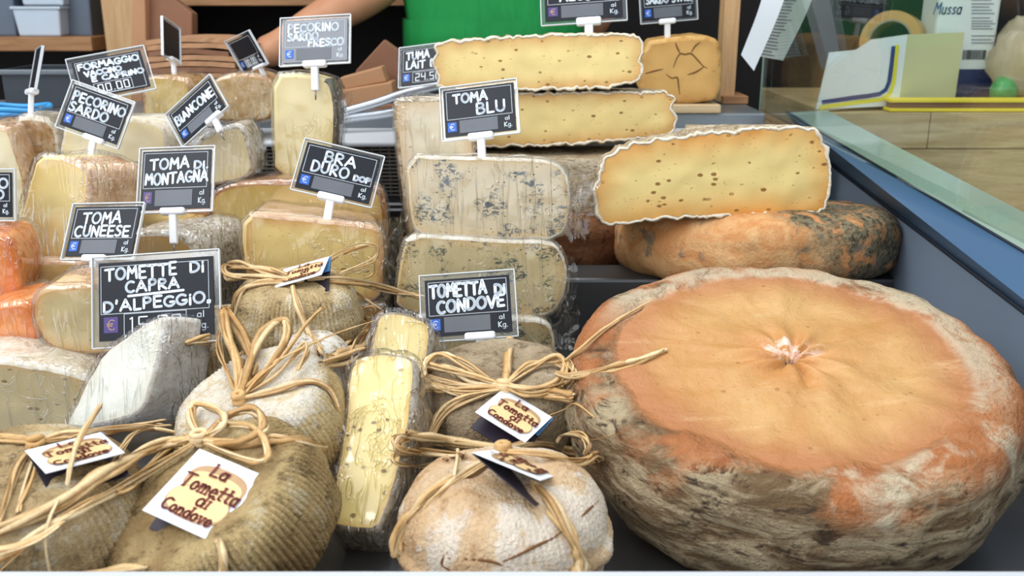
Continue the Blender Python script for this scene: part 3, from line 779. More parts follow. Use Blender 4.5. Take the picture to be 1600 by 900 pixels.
def aged_mat():
    b = MB('orange_grey_rind'); n1 = b.noise(9, 4, .6, .4); n2 = b.noise(30, 5, .7, .7); n3 = b.noise(190, 4, .75)
    sep = b.n('ShaderNodeSeparateXYZ'); b.t.links.new(b.co, sep.inputs[0])
    c = b.mix(b.rng(n2, .35, .65), S(206, 142, 88), S(222, 176, 124))
    gx = b.rng(b.math('ADD', sep.outputs[0], b.math('MULTIPLY', b.math('SUBTRACT', n1, .5), .35)), -.05, .05)
    grey = b.mix(b.rng(n3, .4, .62), S(134, 124, 98), S(62, 56, 46))
    c = b.mix(b.math('MULTIPLY', gx, b.rng(n2, .36, .5)), c, grey)
    c = b.mix(b.math('MULTIPLY', b.rng(b.noise(24, 4, .7, .5, b.vec(loc=(4, 4, 4))), .56, .64), .8), c, S(126, 116, 104))
    c = b.mix(b.rng(n3, .6, .75, 0, .6), c, S(110, 70, 40))
    return b.fin(c, .75, b.bump(b.math('ADD', n3, n2), .6, .004), 0, .3)
p = at_Y(1172, 400, 1.16)
wheel('round_cheese', 'flat orange cheese wheel with grey mould under the largest cut toma', 'cheese', (p.x - .001, 1.150, .068), .171, .080, aged_mat(), tilt=(-9, 0), rc=.86, bulge=.0, lump=.006, seg=200)
p = at_z(962, 520, .05)
wheel('round_cheese', 'grey-rinded cheese peeking out behind the left side of the huge wheel', 'cheese', (p.x + .048, p.y + .0, 0.001), .070, .062, R_GREY, rc=.8, lump=.004)
p = at_Y(930, 385, 1.2)
wheel('round_cheese', 'dark brown cheese in the shade behind the blue cheese stack', 'cheese', (p.x - .022, 1.20, .031), .060, .10, rind('dark_brown_rind', S(104, 66, 40), S(124, 84, 54), S(80, 50, 32), 30), rc=.6, lump=.003)

# ================================================================== CUT TOMAS, BACK RIGHT
FACE = lambda pts: pts
prism('toma_half', 'largest cut toma with yellow holey face lying on the orange-grey wheel', 'cheese',
      [(931, 350), (926, 300), (938, 250), (962, 232), (1010, 218), (1090, 207), (1180, 199), (1262, 196), (1284, 204), (1296, 240), (1301, 275), (1296, 310), (1286, 332), (1260, 336), (1120, 340), (1010, 346), (960, 354)],
      vplane(1110, 340, 1.02, 4), .14, P_TOMA2, R_TOMA, half=True, rim=(CURL, .0020), wavy=.004, down=7, edgew=.035, smooth=1)
prism('toma_half', 'upper cut toma at the very top of the stack below the green shirt', 'cheese',
      [(680, 140), (684, 118), (676, 98), (680, 84), (673, 68), (700, 62), (820, 54), (920, 51), (985, 51), (1004, 58), (1008, 82), (1000, 92), (1007, 110), (998, 128), (965, 138), (900, 141), (780, 143)],
      vplane(840, 140, 1.215, 0), .14, P_TOMA, R_TOMA, half=True, rim=(CURL, .0020), wavy=.004, down=4, edgew=.02)
prism('toma_half', 'second cut toma lying under the topmost one, behind the toma blu tag', 'cheese',
      [(640, 232), (640, 150), (760, 146), (900, 142), (1000, 141), (1048, 143), (1058, 158), (1050, 168), (1060, 186), (1056, 206), (1040, 214), (980, 222), (860, 229), (740, 232)],
      vplane(860, 228, 1.225, 0), .14, P_TOMA, R_TOMA, half=True, rim=(CURL, .0018), wavy=.004, down=4, edgew=.02)
p = at_Y(860, 270, 1.23)
wheel('round_cheese', 'whole grey-rinded toma lying under the two cut ones', 'cheese', (p.x - .0, 1.248, .031), .150, .168, R_TOMA, rc=.25, lump=.003, squash=(1, .36))
prism('hard_cheese', 'tan hard cheese block with branching cracks on a wooden board', 'cheese',
      [(998, 160), (1000, 66), (1060, 57), (1100, 55), (1124, 62), (1129, 90), (1127, 152), (1100, 160), (1060, 164)],
      vplane(1063, 162, 1.44, -4), .09, P_HARD, rind('tan_hard_rind', S(206, 160, 94), S(218, 176, 110), S(186, 136, 76), 30), smooth=1, inset=.006)
CRK = plain('crack_shadow', S(112, 72, 34), 0.9)
def crack_on(parent, paths, wid=.0011):
    bvh = BVHTree.FromPolygons(BV, BF)
    for path in paths:
        pts = []
        for x, y in path:
            h = bvh.ray_cast(CAMP, ray(x, y).normalized())
            if h[0] is not None: pts.append(h[0])
        if len(pts) > 1:
            pts = spline(pts, 5); n = len(pts)
            v, f = tube(pts, [wid * (.35 + math.sin(math.pi * (i + .5) / n)) * .8 for i in range(n)], 6); mesh('crack', v, f, CRK, parent)
HARD = [o for o in COL.objects if o.name.startswith('hard_cheese')][0]
crack_on(HARD, [[(1008, 115), (1022, 111), (1036, 108)], [(1052, 106), (1057, 92), (1063, 84), (1070, 85), (1080, 84), (1092, 96), (1100, 104), (1117, 112)], [(1063, 84), (1058, 74), (1055, 66)], [(1041, 116), (1050, 122), (1058, 121), (1060, 132), (1062, 148)], [(1080, 82), (1086, 72), (1094, 66)], [(1100, 104), (1088, 112), (1074, 117)]])
WOODL = wood('pale_wood', S(196, 168, 128), S(216, 192, 156), (3, 60, 60))
a = at_Y(1054, 165, 1.43); b_ = at_Y(1126, 165, 1.43)
o = box_obj('wooden_board', bbox(a.x - .13, b_.x, 1.425, 1.55, .2280, .2400), WOODL, None, .002, origin=(a.x, 1.48, .2280)); tag(o, 'small pale wooden board under the cracked hard cheese', 'board')

# ================================================================== BLUE CHEESE STACK
T_BLUE = dict(rindtest=lambda nx, ny, u, v: abs(ny) > .5 or nx > .3, film=True, inset=.003, edgew=.012)
bl = prism('blue_cheese', 'top blue-veined wedge in cling film carrying the toma blu tag', 'cheese',
      [(634, 243), (700, 245), (800, 247), (860, 250), (884, 264), (892, 300), (890, 340), (876, 374), (800, 374), (700, 370), (648, 366), (640, 330)],
      vplane(760, 372, .955, 3), .15, P_BLUE, R_PALE, down=9, back=.8, **T_BLUE)
crumple(bl, [at_Y(884, 262, .965), at_Y(930, 285, 1.0), at_Y(925, 372, 1.0), at_Y(884, 372, .965)], 1, .010)
crumple(bl, [at_Y(880, 255, 1.0), at_Y(915, 275, 1.02), at_Y(935, 320, 1.02), at_Y(888, 330, .97)], 4, .008)
bl = prism('blue_cheese', 'middle blue-veined wedge in cling film, behind the tometta tag', 'cheese',
      [(636, 366), (720, 370), (800, 376), (862, 376), (880, 392), (888, 430), (880, 470), (862, 494), (780, 495), (700, 492), (618, 488), (620, 440), (628, 400)],
      vplane(760, 492, .948, 3), .15, P_BLUE2, R_PALE, down=6, back=.8, **T_BLUE)
crumple(bl, [at_Y(872, 382, .965), at_Y(900, 410, .99), at_Y(898, 500, .99), at_Y(868, 496, .965)], 2, .009)
bl = prism('blue_cheese', 'lowest blue-veined wedge, mostly hidden behind the grey tometta', 'cheese',
      [(630, 494), (720, 496), (800, 497), (848, 500), (866, 515), (868, 560), (862, 592), (760, 594), (640, 590)],
      vplane(760, 592, .935, 3), .15, P_BLUE2, R_PALE, back=.8, **T_BLUE)
crumple(bl, [at_Y(862, 505, .95), at_Y(900, 480, .98), at_Y(905, 545, .97), at_Y(866, 545, .95)], 3, .007)
prism('cheese_wedge', 'off-white wedge with thin rind behind the toma blu tag', 'cheese',
      [(612, 158), (640, 153), (720, 156), (742, 165), (744, 420), (640, 420), (628, 300), (620, 230)],
      vplane(680, 330, 1.10, 2), .09, paste('offwhite_paste', S(228, 216, 190), S(214, 180, 132), S(170, 146, 112), 60, .08), R_TOMA, film=True, down=4)

# ================================================================== MIDDLE: BRA DURO AND NEIGHBOURS
br = prism('cheese_block', 'golden bra duro block in cling film behind the small tied tomette', 'cheese',
      [(380, 332), (440, 338), (520, 345), (580, 352), (598, 360), (600, 420), (596, 462), (580, 474), (520, 470), (440, 462), (392, 452), (378, 400)],
      vplane(490, 470, .955, 8), .10, P_BRA, R_PINK, film=True, rindtest=lambda nx, ny, u, v: nx > .5 or ny > .7, down=5, back=.9, edgew=.012)
crumple(br, [at_Y(596, 345, .98), at_Y(634, 335, 1.02), at_Y(632, 395, 1.02), at_Y(604, 470, .965)], 5, .009)
prism('cheese_block', 'dark-rinded yellow block in film directly below the bra duro block', 'cheese',
      [(400, 478), (580, 478), (606, 482), (608, 520), (602, 588), (400, 588)],
      vplane(500, 476, .94, 4), .10, P_BRA, R_DARK, film=True, edgew=.012)
prism('half_wheel', 'big dull-yellow half wheel behind the bra duro tag', 'cheese',
      [(322, 428), (326, 310), (345, 292), (400, 284), (500, 284), (580, 290), (602, 305), (606, 428)],
      vplane(470, 380, 1.06, 0), .15, P_YEL, R_BROWN, film=True, half=True, down=3)
pe = prism('pecorino_wedge', 'tall pale pecorino wedge in cling film under the fresco tag', 'cheese',
      [(426, 116), (470, 114), (510, 122), (522, 134), (527, 180), (522, 240), (516, 282), (430, 282), (428, 200)],
      vplane(480, 290, 1.12, 4), .09, P_PEC, R_DARK, film=True, rindtest=lambda nx, ny, u, v: nx > .4, down=4)
crumple(pe, [at_Y(520, 130, 1.13), at_Y(549, 150, 1.17), at_Y(543, 230, 1.17), at_Y(518, 250, 1.13)], 6, .007)

# ================================================================== LEFT PILE
prism('cheese_wedge', 'small yellow wedge beside the formaggio vaccino tag', 'cheese',
      [(222, 200), (225, 122), (250, 118), (285, 122), (300, 132), (298, 200)], vplane(260, 198, 1.30, -8), .07, P_YEL, R_TAN, film=True)
hw = prism('half_wheel', 'tan-rinded round cheese piece in cling film beneath the blank price tag', 'cheese',
      [(330, 185), (332, 128), (350, 118), (390, 116), (420, 122), (430, 140), (428, 180), (412, 191), (360, 192)], vplane(380, 190, 1.30, 4), .08, rind('waxy_tan_face', S(206, 170, 116), S(228, 206, 166), S(190, 142, 84), 14, bump=.2, rough=.4), R_TAN, film=True)
bi = prism('biancone_wedge', 'cream biancone wedge with white rind in loose film', 'cheese',
      [(296, 228), (330, 205), (372, 193), (384, 206), (394, 240), (396, 268), (380, 282), (340, 290), (300, 294)], vplane(350, 290, 1.09, 5), .09, P_CREAM, R_WHITEB, film=True, down=3)
crumple(bi, [at_Y(376, 196, 1.1), at_Y(400, 200, 1.13), at_Y(420, 262, 1.13), at_Y(392, 278, 1.1)], 7, .007)
crumple(bi, [at_Y(262, 240, 1.1), at_Y(310, 205, 1.12), at_Y(372, 192, 1.12), at_Y(330, 215, 1.09)], 8, .006)
prism('pecorino_wedge', 'large pale cream wedge behind the pecorino sardo tag', 'cheese',
      [(92, 420), (92, 184), (130, 186), (200, 184), (236, 188), (256, 200), (263, 225), (258, 250), (262, 420), (100, 420)], vplane(180, 330, 1.11, 0), .09, P_CREAM, R_PALE, down=3)
prism('cheese_block', 'plain pale yellow block below the toma di montagna tag', 'cheese',
      [(182, 535), (182, 330), (230, 326), (310, 328), (328, 336), (330, 535)], vplane(250, 380, 1.05, 0), .08, P_SHINE, R_BROWN)
rb = prism('cheese_wedge', 'brown-rinded wedge in crinkled film under the edge-on price tag', 'cheese',
      [(34, 250), (22, 186), (50, 182), (84, 190), (95, 230), (94, 410), (44, 410)], vplane(60, 250, 1.12, 12), .08, rind('brown_rind_face', S(190, 146, 92), S(220, 190, 146), S(160, 112, 66), 40, bump=.5, rough=.4), R_PALE, film=True, filmjit=.005)
prism('cheese_wedge', 'pale pinkish wrapped wedge cut off by the left edge', 'cheese',
      [(-60, 530), (-60, 200), (10, 196), (22, 220), (46, 300), (40, 530)], vplane(0, 400, 1.07, 6), .10, P_CREAM, R_PINK, film=True)
prism('cheese_wedge', 'shiny pale-yellow wedge in tight film left of the toma cuneese tag', 'cheese',
      [(58, 243), (90, 244), (130, 258), (142, 270), (138, 330), (132, 408), (70, 405), (20, 392), (30, 340), (46, 280)], vplane(90, 400, .985, -6, 8), .06, P_SHINE, R_PINK, film=True, ext=Vector((.62, .72, -.08)), rindtest=lambda nx, ny, u, v: nx > .2, filmjit=.004)
tm = prism('toma_wedge', 'orange-edged toma wedge with white side behind the tomette di capra tag', 'cheese',
      [(160, 555), (160, 372), (205, 364), (262, 362), (292, 372), (306, 395), (310, 555)], vplane(260, 440, .985, -4), .09, P_OLIVE, R_WHITEB, film=True, ext=Vector((.45, .9, .02)), edgew=.03)
crumple(tm, [at_Y(300, 362, 1.0), at_Y(372, 350, 1.03), at_Y(376, 412, 1.03), at_Y(312, 440, .985)], 9, .009)
prism('cheese_block', 'pinkish pale block in film under the shiny wedge', 'cheese',
      [(30, 570), (32, 410), (80, 406), (130, 410), (136, 425), (134, 570)], vplane(80, 460, .965, 0), .09, P_SHINE, R_PINK, film=True)
prism('toma_wedge', 'olive-cream wedge with rounded rind left of the tomette di capra tag', 'cheese',
      [(52, 500), (54, 465), (66, 450), (100, 447), (160, 446), (200, 446), (200, 552), (150, 556), (95, 552), (66, 535)], vplane(120, 552, .84, 0), .07, P_OLIVE, R_TAN, film=True, edgew=.012)
prism('orange_cheese', 'upper bright orange wrapped piece at the left edge', 'cheese',
      [(-70, 470), (-60, 372), (0, 366), (14, 374), (26, 400), (31, 440), (26, 480), (-60, 486)], vplane(0, 470, .90, 8), .07, P_ORANGE, R_ORANGE, film=True, smooth=2)
prism('orange_cheese', 'lower deep orange wrapped piece at the left edge, beside the olive-cream wedge', 'cheese',
      [(-70, 548), (-60, 490), (0, 478), (40, 470), (58, 500), (66, 534), (40, 546)], vplane(0, 545, .85, 6), .07, P_ORANGE, R_ORANGE, film=True, smooth=2)
prism('cheese_block', 'wide pale block with small holes in film at the lower left edge', 'cheese',
      [(-120, 690), (-120, 560), (-20, 560), (80, 574), (134, 588), (142, 600), (130, 690)], vplane(60, 690, .795, 4), .11, P_HOLEY, R_PALE, film=True, rindtest=lambda nx, ny, u, v: ny > .5, edgew=.01)
prism('goat_cheese_wedge', 'white goat cheese wedge in tight film leaning before the tomette di capra tag', 'cheese',
      [(101, 664), (118, 634), (140, 585), (160, 552), (200, 522), (240, 497), (254, 493), (258, 506), (248, 560), (240, 600), (224, 640), (196, 656), (150, 668), (112, 670)],
      vplane(170, 660, .765, -14, 22), .062, P_WHITE, R_GOAT, film=True, ext=Vector((.66, .70, -.28)), edgew=.01, smooth=1, inset=.003, back=.75)

# ================================================================== WRAPPED SPECKLED WEDGES IN THE MIDDLE
pts = [at_z(505, 824, .030), at_z(592, 830, .030), at_z(600, 549, .125)]
prism('speckled_wedge', 'front long speckled yellow wedge in shiny film between two tied tomette', 'cheese',
      [(546, 562), (575, 552), (605, 549), (636, 554), (652, 564), (646, 640), (632, 720), (606, 800), (592, 830), (550, 830), (506, 822), (516, 770), (532, 690), (540, 620)],
      plane3(*pts), .055, P_SPECK, R_GREY, film=True, ext=Vector((.22, .55, -.8)), rindtest=lambda nx, ny, u, v: True, edgew=.008, inset=.003, filmjit=.005)
pts = [at_z(574, 560, .098), at_z(668, 560, .098), at_z(625, 486, .134)]
prism('speckled_wedge', 'rear speckled yellow wedge in film behind the longer one', 'cheese',
      [(574, 566), (578, 530), (588, 496), (604, 486), (634, 487), (664, 496), (676, 510), (672, 560), (660, 600), (580, 600)],
      plane3(*pts), .05, P_SPECK, R_GREY, film=True, ext=Vector((.2, .6, -.75)), edgew=.008, inset=.003, filmjit=.004)

# ================================================================== TIED TOMETTE
def tometta_mat(name, c1, c2, mould, dark, top=None, mth=.56):
    b = MB(name); n1 = b.noise(18, 4, .6, .5); n2 = b.noise(70, 5, .7, .4); n3 = b.noise(330, 3, .7)
    c = b.mix(b.rng(n1, .36, .62), c1, c2)
    c = b.mix(b.math('MULTIPLY', b.rng(n2, .5, .66), .75), c, dark)
    mk = b.rng(b.math('ADD', n1, b.math('MULTIPLY', b.math('SUBTRACT', n2, .5), .5)), mth, mth + .07)
    if top is not None:
        z = b.n('ShaderNodeSeparateXYZ'); b.t.links.new(b.co, z.inputs[0])
        mk = b.math('MAXIMUM', mk, b.math('MULTIPLY', b.rng(z.outputs[2], top[0], top[1]), b.rng(n2, .3, .55)))
    c = b.mix(b.math('MULTIPLY', mk, .85), c, mould)
    c = b.mix(b.rng(n3, .5, .8, 0, .45), c, dark)
    h = b.math('ADD', b.math('MULTIPLY', n3, .8), b.math('MULTIPLY', n2, 1.4))
    return b.fin(c, .85, b.bump(h, .95, .004), 0, .2)
TM_BROWN = tometta_mat('tometta_brown', S(150, 124, 84), S(184, 160, 114), S(196, 180, 146), S(92, 74, 46), mth=.62)
TM_WHITE = tometta_mat('tometta_white_top', S(196, 170, 122), S(216, 196, 152), S(226, 220, 208), S(140, 108, 68), top=(.02, .03), mth=.58)
TM_RIB = tometta_mat('tometta_ribbed', S(176, 150, 108), S(206, 184, 142), S(220, 206, 178), S(96, 78, 54))
TM_GREY = tometta_mat('tometta_grey', S(150, 130, 104), S(178, 160, 132), S(186, 172, 148), S(96, 80, 60), mth=.6)
TM_PALE = tometta_mat('tometta_pale', S(206, 172, 132), S(222, 198, 166), S(228, 216, 200), S(166, 124, 84), mth=.5)
TM_LEFT = tometta_mat('tometta_left', S(150, 126, 90), S(190, 166, 124), S(206, 192, 164), S(88, 70, 48), mth=.58)
GT = 'small tied tomette rounds'
def rx(cx, cy, z):       # floor spot under a pixel for a given height
    return at_z(cx, cy, z)
c = rx(785, 768, .082)
T30 = wheel('tometta', 'pale cracked tometta at the front centre tied with straw', 'cheese', (c.x, c.y + .006, .001), .0695, .090, TM_PALE, rc=.85, bulge=.05, lump=.005, ribs=90, ribamp=.0007, group=GT, seg=260)
c = rx(22, 750, .085)
T28 = wheel('tometta', 'ribbed brown tometta cut by the left edge, label lying on top', 'cheese', (c.x, c.y, .001), .078, .094, TM_LEFT, rc=.65, bulge=.05, lump=.004, ribs=100, ribamp=.0011, group=GT, seg=300, tilt=(6, 0))
def by_top(x, y, z, T, tilt):       # underside centre of a tipped round whose top centre shows at a pixel
    M = Matrix.Rotation(math.radians(tilt[0]), 3, 'X') @ Matrix.Rotation(math.radians(tilt[1]), 3, 'Y')
    return at_z(x, y, z) - M @ Vector((0, 0, T / 2)) - Vector((0, 0, T / 2))
T27 = wheel('tometta', 'big ridged brown tometta tipped forward at the front with upright label', 'cheese', by_top(312, 766, .082, .068, (20, -20)), .072, .068, TM_BROWN, tilt=(20, -20), rc=.5, bulge=.04, lump=.004, ribs=104, ribamp=.0022, group=GT, seg=416, dip=.003)
T26 = wheel('tometta', 'white-moulded ridged tometta leaning right behind the tipped brown one', 'cheese', by_top(382, 610, .112, .070, (18, -14)), .063, .070, TM_WHITE, tilt=(18, -14), rc=.55, bulge=.04, lump=.004, ribs=96, ribamp=.0017, group=GT, seg=384)
c = rx(782, 590, .088)
T29 = wheel('tometta', 'smooth grey-brown tometta under the tometta di condove tag', 'cheese', (c.x, c.y + .014, .001), .075, .098, TM_GREY, tilt=(10, 0), rc=.7, bulge=.04, lump=.004, group=GT, seg=220, squash=(1, .9))
c = at_Y(456, 436, .86)
T25 = wheel('tometta', 'ribbed grey-blotched tometta on top of the pile before the bra duro', 'cheese', (c.x, .872, c.z - .084), .0565, .083, TM_RIB, tilt=(4, 2), rc=.6, bulge=.06, lump=.003, ribs=84, ribamp=.0014, group=GT, seg=336)
c = at_Y(320, 545, .84)
wheel('tometta', 'ribbed tometta half hidden between the goat cheese wedge and the pile', 'cheese', (c.x + .0, .90, c.z - .062), .060, .07, TM_RIB, tilt=(6, 0), rc=.6, lump=.003, ribs=84, ribamp=.0014, group=GT, seg=336)
c = at_Y(545, 545, .86)
wheel('tometta', 'dark tan tometta in the gap under the pile, left of the speckled wedges', 'cheese', (c.x - .035, .90, .001), .066, .058, R_BROWN, rc=.6, lump=.003, group=GT)
c = at_Y(512, 600, .80)
wheel('tometta', 'small white-moulded tometta squeezed left of the front speckled wedge', 'cheese', (c.x - .012, .80, .02), .034, .085, R_WHITEB, rc=.6, lump=.003, ribs=60, ribamp=.0009, group=GT)

BVH = BVHTree.FromPolygons(BV, BF)
def drape(x, y, lift=.003, fallback=None):
    r = ray(x, y).normalized(); h = BVH.ray_cast(CAMP, r)
    if h[0] is None: return at_d(x, y, fallback or .9)
    return h[0] - r * lift
def strand(parent, path, wid=.0034, n=1, jit=5, seed=0, lift=.003, depth=None, spread=1.0, name='raffia_strand'):
    """flat straw ribbons; path of pixels, each may carry its own lift off what lies beneath (third number, metres)"""
    rnd = random.Random(seed * 101 + int(path[0][0]) * 7 + len(path))
    base = []
    for q in path:
        base.append(drape(q[0], q[1], q[2] if len(q) > 2 else lift, depth))
    # keep the depth along the strand steady where it bridges gaps
    dd = [(p - CAMP).dot(FWD) for p in base]
    for i in range(1, len(dd)):
        if dd[i] > dd[i - 1] + .10: dd[i] = dd[i - 1] + .06
    for i in range(len(dd) - 2, -1, -1):
        if dd[i] > dd[i + 1] + .10: dd[i] = dd[i + 1] + .06
    n = n if n == 1 else int(n * 1.7); jit = jit * (1.0 if n < 3 else 1.35)
    for k in range(n):
        pts = []
        for i, q in enumerate(path):
            e = 0.25 if i == 0 else 1.0
            x = q[0] + rnd.uniform(-jit, jit) * e * spread; y = q[1] + rnd.uniform(-jit, jit) * e * spread
            pts.append(at_d(x, y, dd[i] - rnd.uniform(0, .003) * k / max(1, n)))
        sp = spline(pts, 7); m = len(sp); V, F = [], []
        tw0 = rnd.uniform(-.9, .9); tw1 = tw0 + rnd.uniform(-1.3, 1.3); w0 = wid * 1.3 * rnd.uniform(.35, 1.2)
        for i, p in enumerate(sp):
            t = (sp[min(i + 1, m - 1)] - sp[max(i - 1, 0)]).normalized(); nv = (CAMP - p).normalized()
            s_ = t.cross(nv).normalized(); u = s_.cross(t)
            an = tw0 + (tw1 - tw0) * i / m; s2 = s_ * math.cos(an) + u * math.sin(an); u2 = u * math.cos(an) - s_ * math.sin(an)
            w = w0 * (.75 + .35 * noise.noise(Vector((i * .35, seed + k, 0)))) * (.45 if i in (0, m - 1) else 1)
            V += [p - s2 * w * .5, p + u2 * w * .10, p + s2 * w * .5, p - u2 * w * .04]
        for i in range(m - 1):
            a = i * 4
            for j in range(4): F.append((a + j, a + (j + 1) % 4, a + 4 + (j + 1) % 4, a + 4 + j))
        F.append((0, 1, 2, 3)); F.append(((m - 1) * 4 + 3, (m - 1) * 4 + 2, (m - 1) * 4 + 1, (m - 1) * 4))
        mesh(name, V, F, STRAW, parent)
def knot(parent, x, y, r=.0065, lift=.006):
    c = drape(x, y, lift)
    V, F = [], []
    for k in range(4):
        a = random.Random(k + int(x)); ax = Vector((a.uniform(-.4, .4), a.uniform(-.4, .4), 1)).normalized(); b1 = ax.orthogonal().normalized(); b2 = ax.cross(b1)
        ring = [c + ax * (k - 1.5) * .0022 + (b1 * math.cos(t) + b2 * math.sin(t)) * r * (1 - .1 * abs(k - 1.5)) for t in [2 * math.pi * i / 16 for i in range(16)]]
        v, f = tube(ring, .0024, 7, True); V, F = join((V, F), (v, f))
    mesh('raffia_knot', V, F, STRAW, parent)

# front tipped tometta
K = (312, 684)
knot(T27, *K, r=.0055)
strand(T27, [(312, 684, .006), (250, 694, .006), (170, 738, .010), (90, 790, .006), (-10, 832, .006)], .0048, 6, 6, 1)
strand(T27, [(306, 692, .006), (225, 742, .006), (130, 795, .012), (60, 835, .006), (-10, 886, .006)], .004, 4, 6, 2)
strand(T27, [(308, 684, .006), (250, 672, .008), (210, 678, .01), (180, 720, .012)], .0034, 2, 4, 3)
strand(T27, [(316, 688, .006), (370, 694, .005), (430, 686, .004), (480, 692, .003), (506, 704, .002)], .0055, 6, 4, 4)
strand(T27, [(312, 680, .006), (300, 650, .012), (306, 632, .014), (340, 640, .016), (352, 662, .014), (322, 682, .008)], .005, 2, 3, 5)
strand(T27, [(318, 686, .008), (350, 655, .014), (395, 640, .018), (412, 665, .018), (380, 690, .016), (330, 690, .008)], .0055, 2, 4, 6)
strand(T27, [(320, 690, .008), (360, 706, .010), (404, 722, .014), (418, 708, .016), (398, 668, .018), (340, 664, .014)], .0055, 2, 3, 7)
strand(T27, [(300, 690, .006), (262, 700, .008), (205, 758, .008), (180, 772, .006)], .003, 2, 4, 8)
strand(T27, [(340, 842, .004), (346, 872, .003), (350, 905, .003)], .005, 3, 4, 9)
# white-moulded one behind
K = (374, 622)
knot(T26, *K, r=.004)
strand(T26, [(374, 622, .006), (368, 570, .02), (352, 510, .03), (354, 486, .032), (378, 520, .03), (396, 552, .02)], .0055, 3, 4, 11)
strand(T26, [(376, 620, .006), (392, 570, .02), (412, 520, .03), (440, 502, .034), (450, 522, .03), (430, 556, .02), (386, 610, .008)], .005, 2, 4, 12)
strand(T26, [(378, 620, .006), (405, 590, .014), (440, 555, .018), (478, 505, .03), (506, 482, .03)], .003, 2, 3, 13)
strand(T26, [(372, 622, .006), (360, 590, .014), (345, 545, .02), (344, 520, .02), (338, 570, .014)], .004, 2, 4, 14)
strand(T26, [(380, 618, .006), (430, 585, .01), (470, 545, .016), (480, 550, .016), (462, 585, .01)], .004, 2, 5, 15)
strand(T26, [(382, 622, .006), (430, 610, .004), (480, 596, .004), (512, 606, .003), (530, 640, .003)], .005, 4, 3, 16)
strand(T26, [(370, 620, .006), (385, 585, .012), (378, 550, .02), (400, 540, .022), (392, 590, .012)], .0045, 3, 6, 17)
strand(T26, [(420, 570, .02), (470, 545, .02), (530, 520, .02), (590, 500, .012)], .0026, 1, 2, 18)
# left one
knot(T28, 56, 692, r=.0045)
strand(T28, [(56, 690, .006), (30, 688, .005), (-12, 684, .005)], .005, 5, 5, 21)
strand(T28, [(58, 690, .006), (100, 680, .008), (150, 676, .012), (210, 668, .012), (262, 662, .01)], .0038, 4, 5, 22)
strand(T28, [(50, 698, .006), (24, 735, .004), (6, 780, .004), (-6, 830, .004)], .0042, 4, 5, 23)
strand(T28, [(60, 700, .006), (46, 750, .004), (30, 800, .004)], .003, 2, 6, 24)
strand(T28, [(160, 630, .02), (130, 676, .03), (112, 720, .03), (103, 756, .02)], .0034, 2, 3, 25)
strand(T28, [(92, 780, .012), (76, 812, .012), (72, 850, .01), (82, 905, .008)], .0036, 2, 3, 26)
strand(T28, [(100, 815, .016), (50, 845, .012), (-10, 866, .01)], .004, 3, 5, 27)
strand(T28, [(230, 888, .004), (190, 892, .004), (130, 905, .004)], .005, 3, 5, 28)
# ribbed one on the pile
knot(T25, 466, 436, r=.004)
strand(T25, [(462, 436, .006), (420, 424, .01), (375, 414, .014), (352, 418, .014), (360, 432, .012), (410, 434, .01), (460, 440, .006)], .0046, 4, 4, 31)
strand(T25, [(455, 440, .006), (400, 444, .004), (374, 462, .003), (362, 500, .003)], .0045, 4, 4, 32)
strand(T25, [(480, 436, .008), (540, 440, .014), (600, 450, .02), (662, 464, .02)], .0042, 4, 4, 33)
strand(T25, [(480, 434, .008), (520, 405, .02), (560, 386, .03), (590, 388, .03), (580, 408, .03), (530, 430, .02)], .0026, 3, 4, 34)
strand(T25, [(540, 440, .012), (580, 430, .02), (586, 410, .025), (574, 400, .025)], .0018, 1, 2, 35)
strand(T25, [(456, 446, .005), (468, 480, .003), (482, 520, .003), (500, 552, .003)], .0052, 5, 4, 36)
strand(T25, [(545, 448, .01), (565, 462, .012), (596, 484, .012)], .0024, 2, 2, 37)
strand(T25, [(402, 414, .02), (408, 398, .02), (413, 384, .02)], .002, 1, 1, 38)
# raffia in the gap
GAP = [o for o in COL.objects if o.get('label', '').startswith('dark tan tometta')][0]
strand(GAP, [(575, 515, .012), (560, 535, .014), (530, 552, .012), (516, 560, .01)], .006, 4, 8, 41)
strand(GAP, [(574, 500, .012), (568, 484, .014), (580, 482, .014), (586, 500, .012), (566, 520, .012)], .004, 3, 4, 42)
strand(GAP, [(570, 545, .012), (540, 560, .01), (505, 566, .01)], .005, 3, 6, 43)
HID = [o for o in COL.objects if o.get('label', '').startswith('ribbed tometta half')][0]
strand(HID, [(290, 536, .006), (320, 530, .006), (362, 526, .006)], .005, 5, 6, 44)
# grey one
knot(T29, 787, 603, r=.005)
strand(T29, [(786, 602, .006), (740, 592, .008), (690, 576, .012), (664, 574, .012), (668, 590, .012), (720, 604, .008), (784, 605, .006)], .0042, 4, 5, 51)
strand(T29, [(786, 605, .006), (730, 612, .008), (680, 606, .012), (666, 596, .012)], .0045, 4, 5, 52)
strand(T29, [(780, 604, .006), (730, 570, .012), (692, 552, .016), (664, 566, .016), (660, 590, .014)], .0038, 2, 3, 53)
strand(T29, [(784, 608, .006), (730, 625, .005), (690, 650, .004), (670, 690, .004)], .0045, 4, 5, 54)
strand(T29, [(790, 602, .006), (826, 574, .010), (862, 560, .014), (884, 572, .016), (876, 598, .014), (830, 612, .01), (794, 606, .006)], .0044, 4, 5, 55)
strand(T29, [(790, 605, .006), (840, 618, .006), (880, 606, .01), (898, 580, .014), (890, 562, .014)], .0036, 3, 4, 56)
strand(T29, [(792, 606, .006), (850, 614, .005), (897, 622, .004)], .005, 4, 5, 57)
strand(T29, [(868, 584, .012), (900, 588, .01), (960, 574, .003), (1000, 562, .003), (1040, 548, .002)], .005, 3, 3, 58)
strand(T29, [(880, 566, .012), (910, 545, .008), (945, 514, .004), (985, 490, .003), (1016, 470, .003)], .0034, 2, 2, 59)
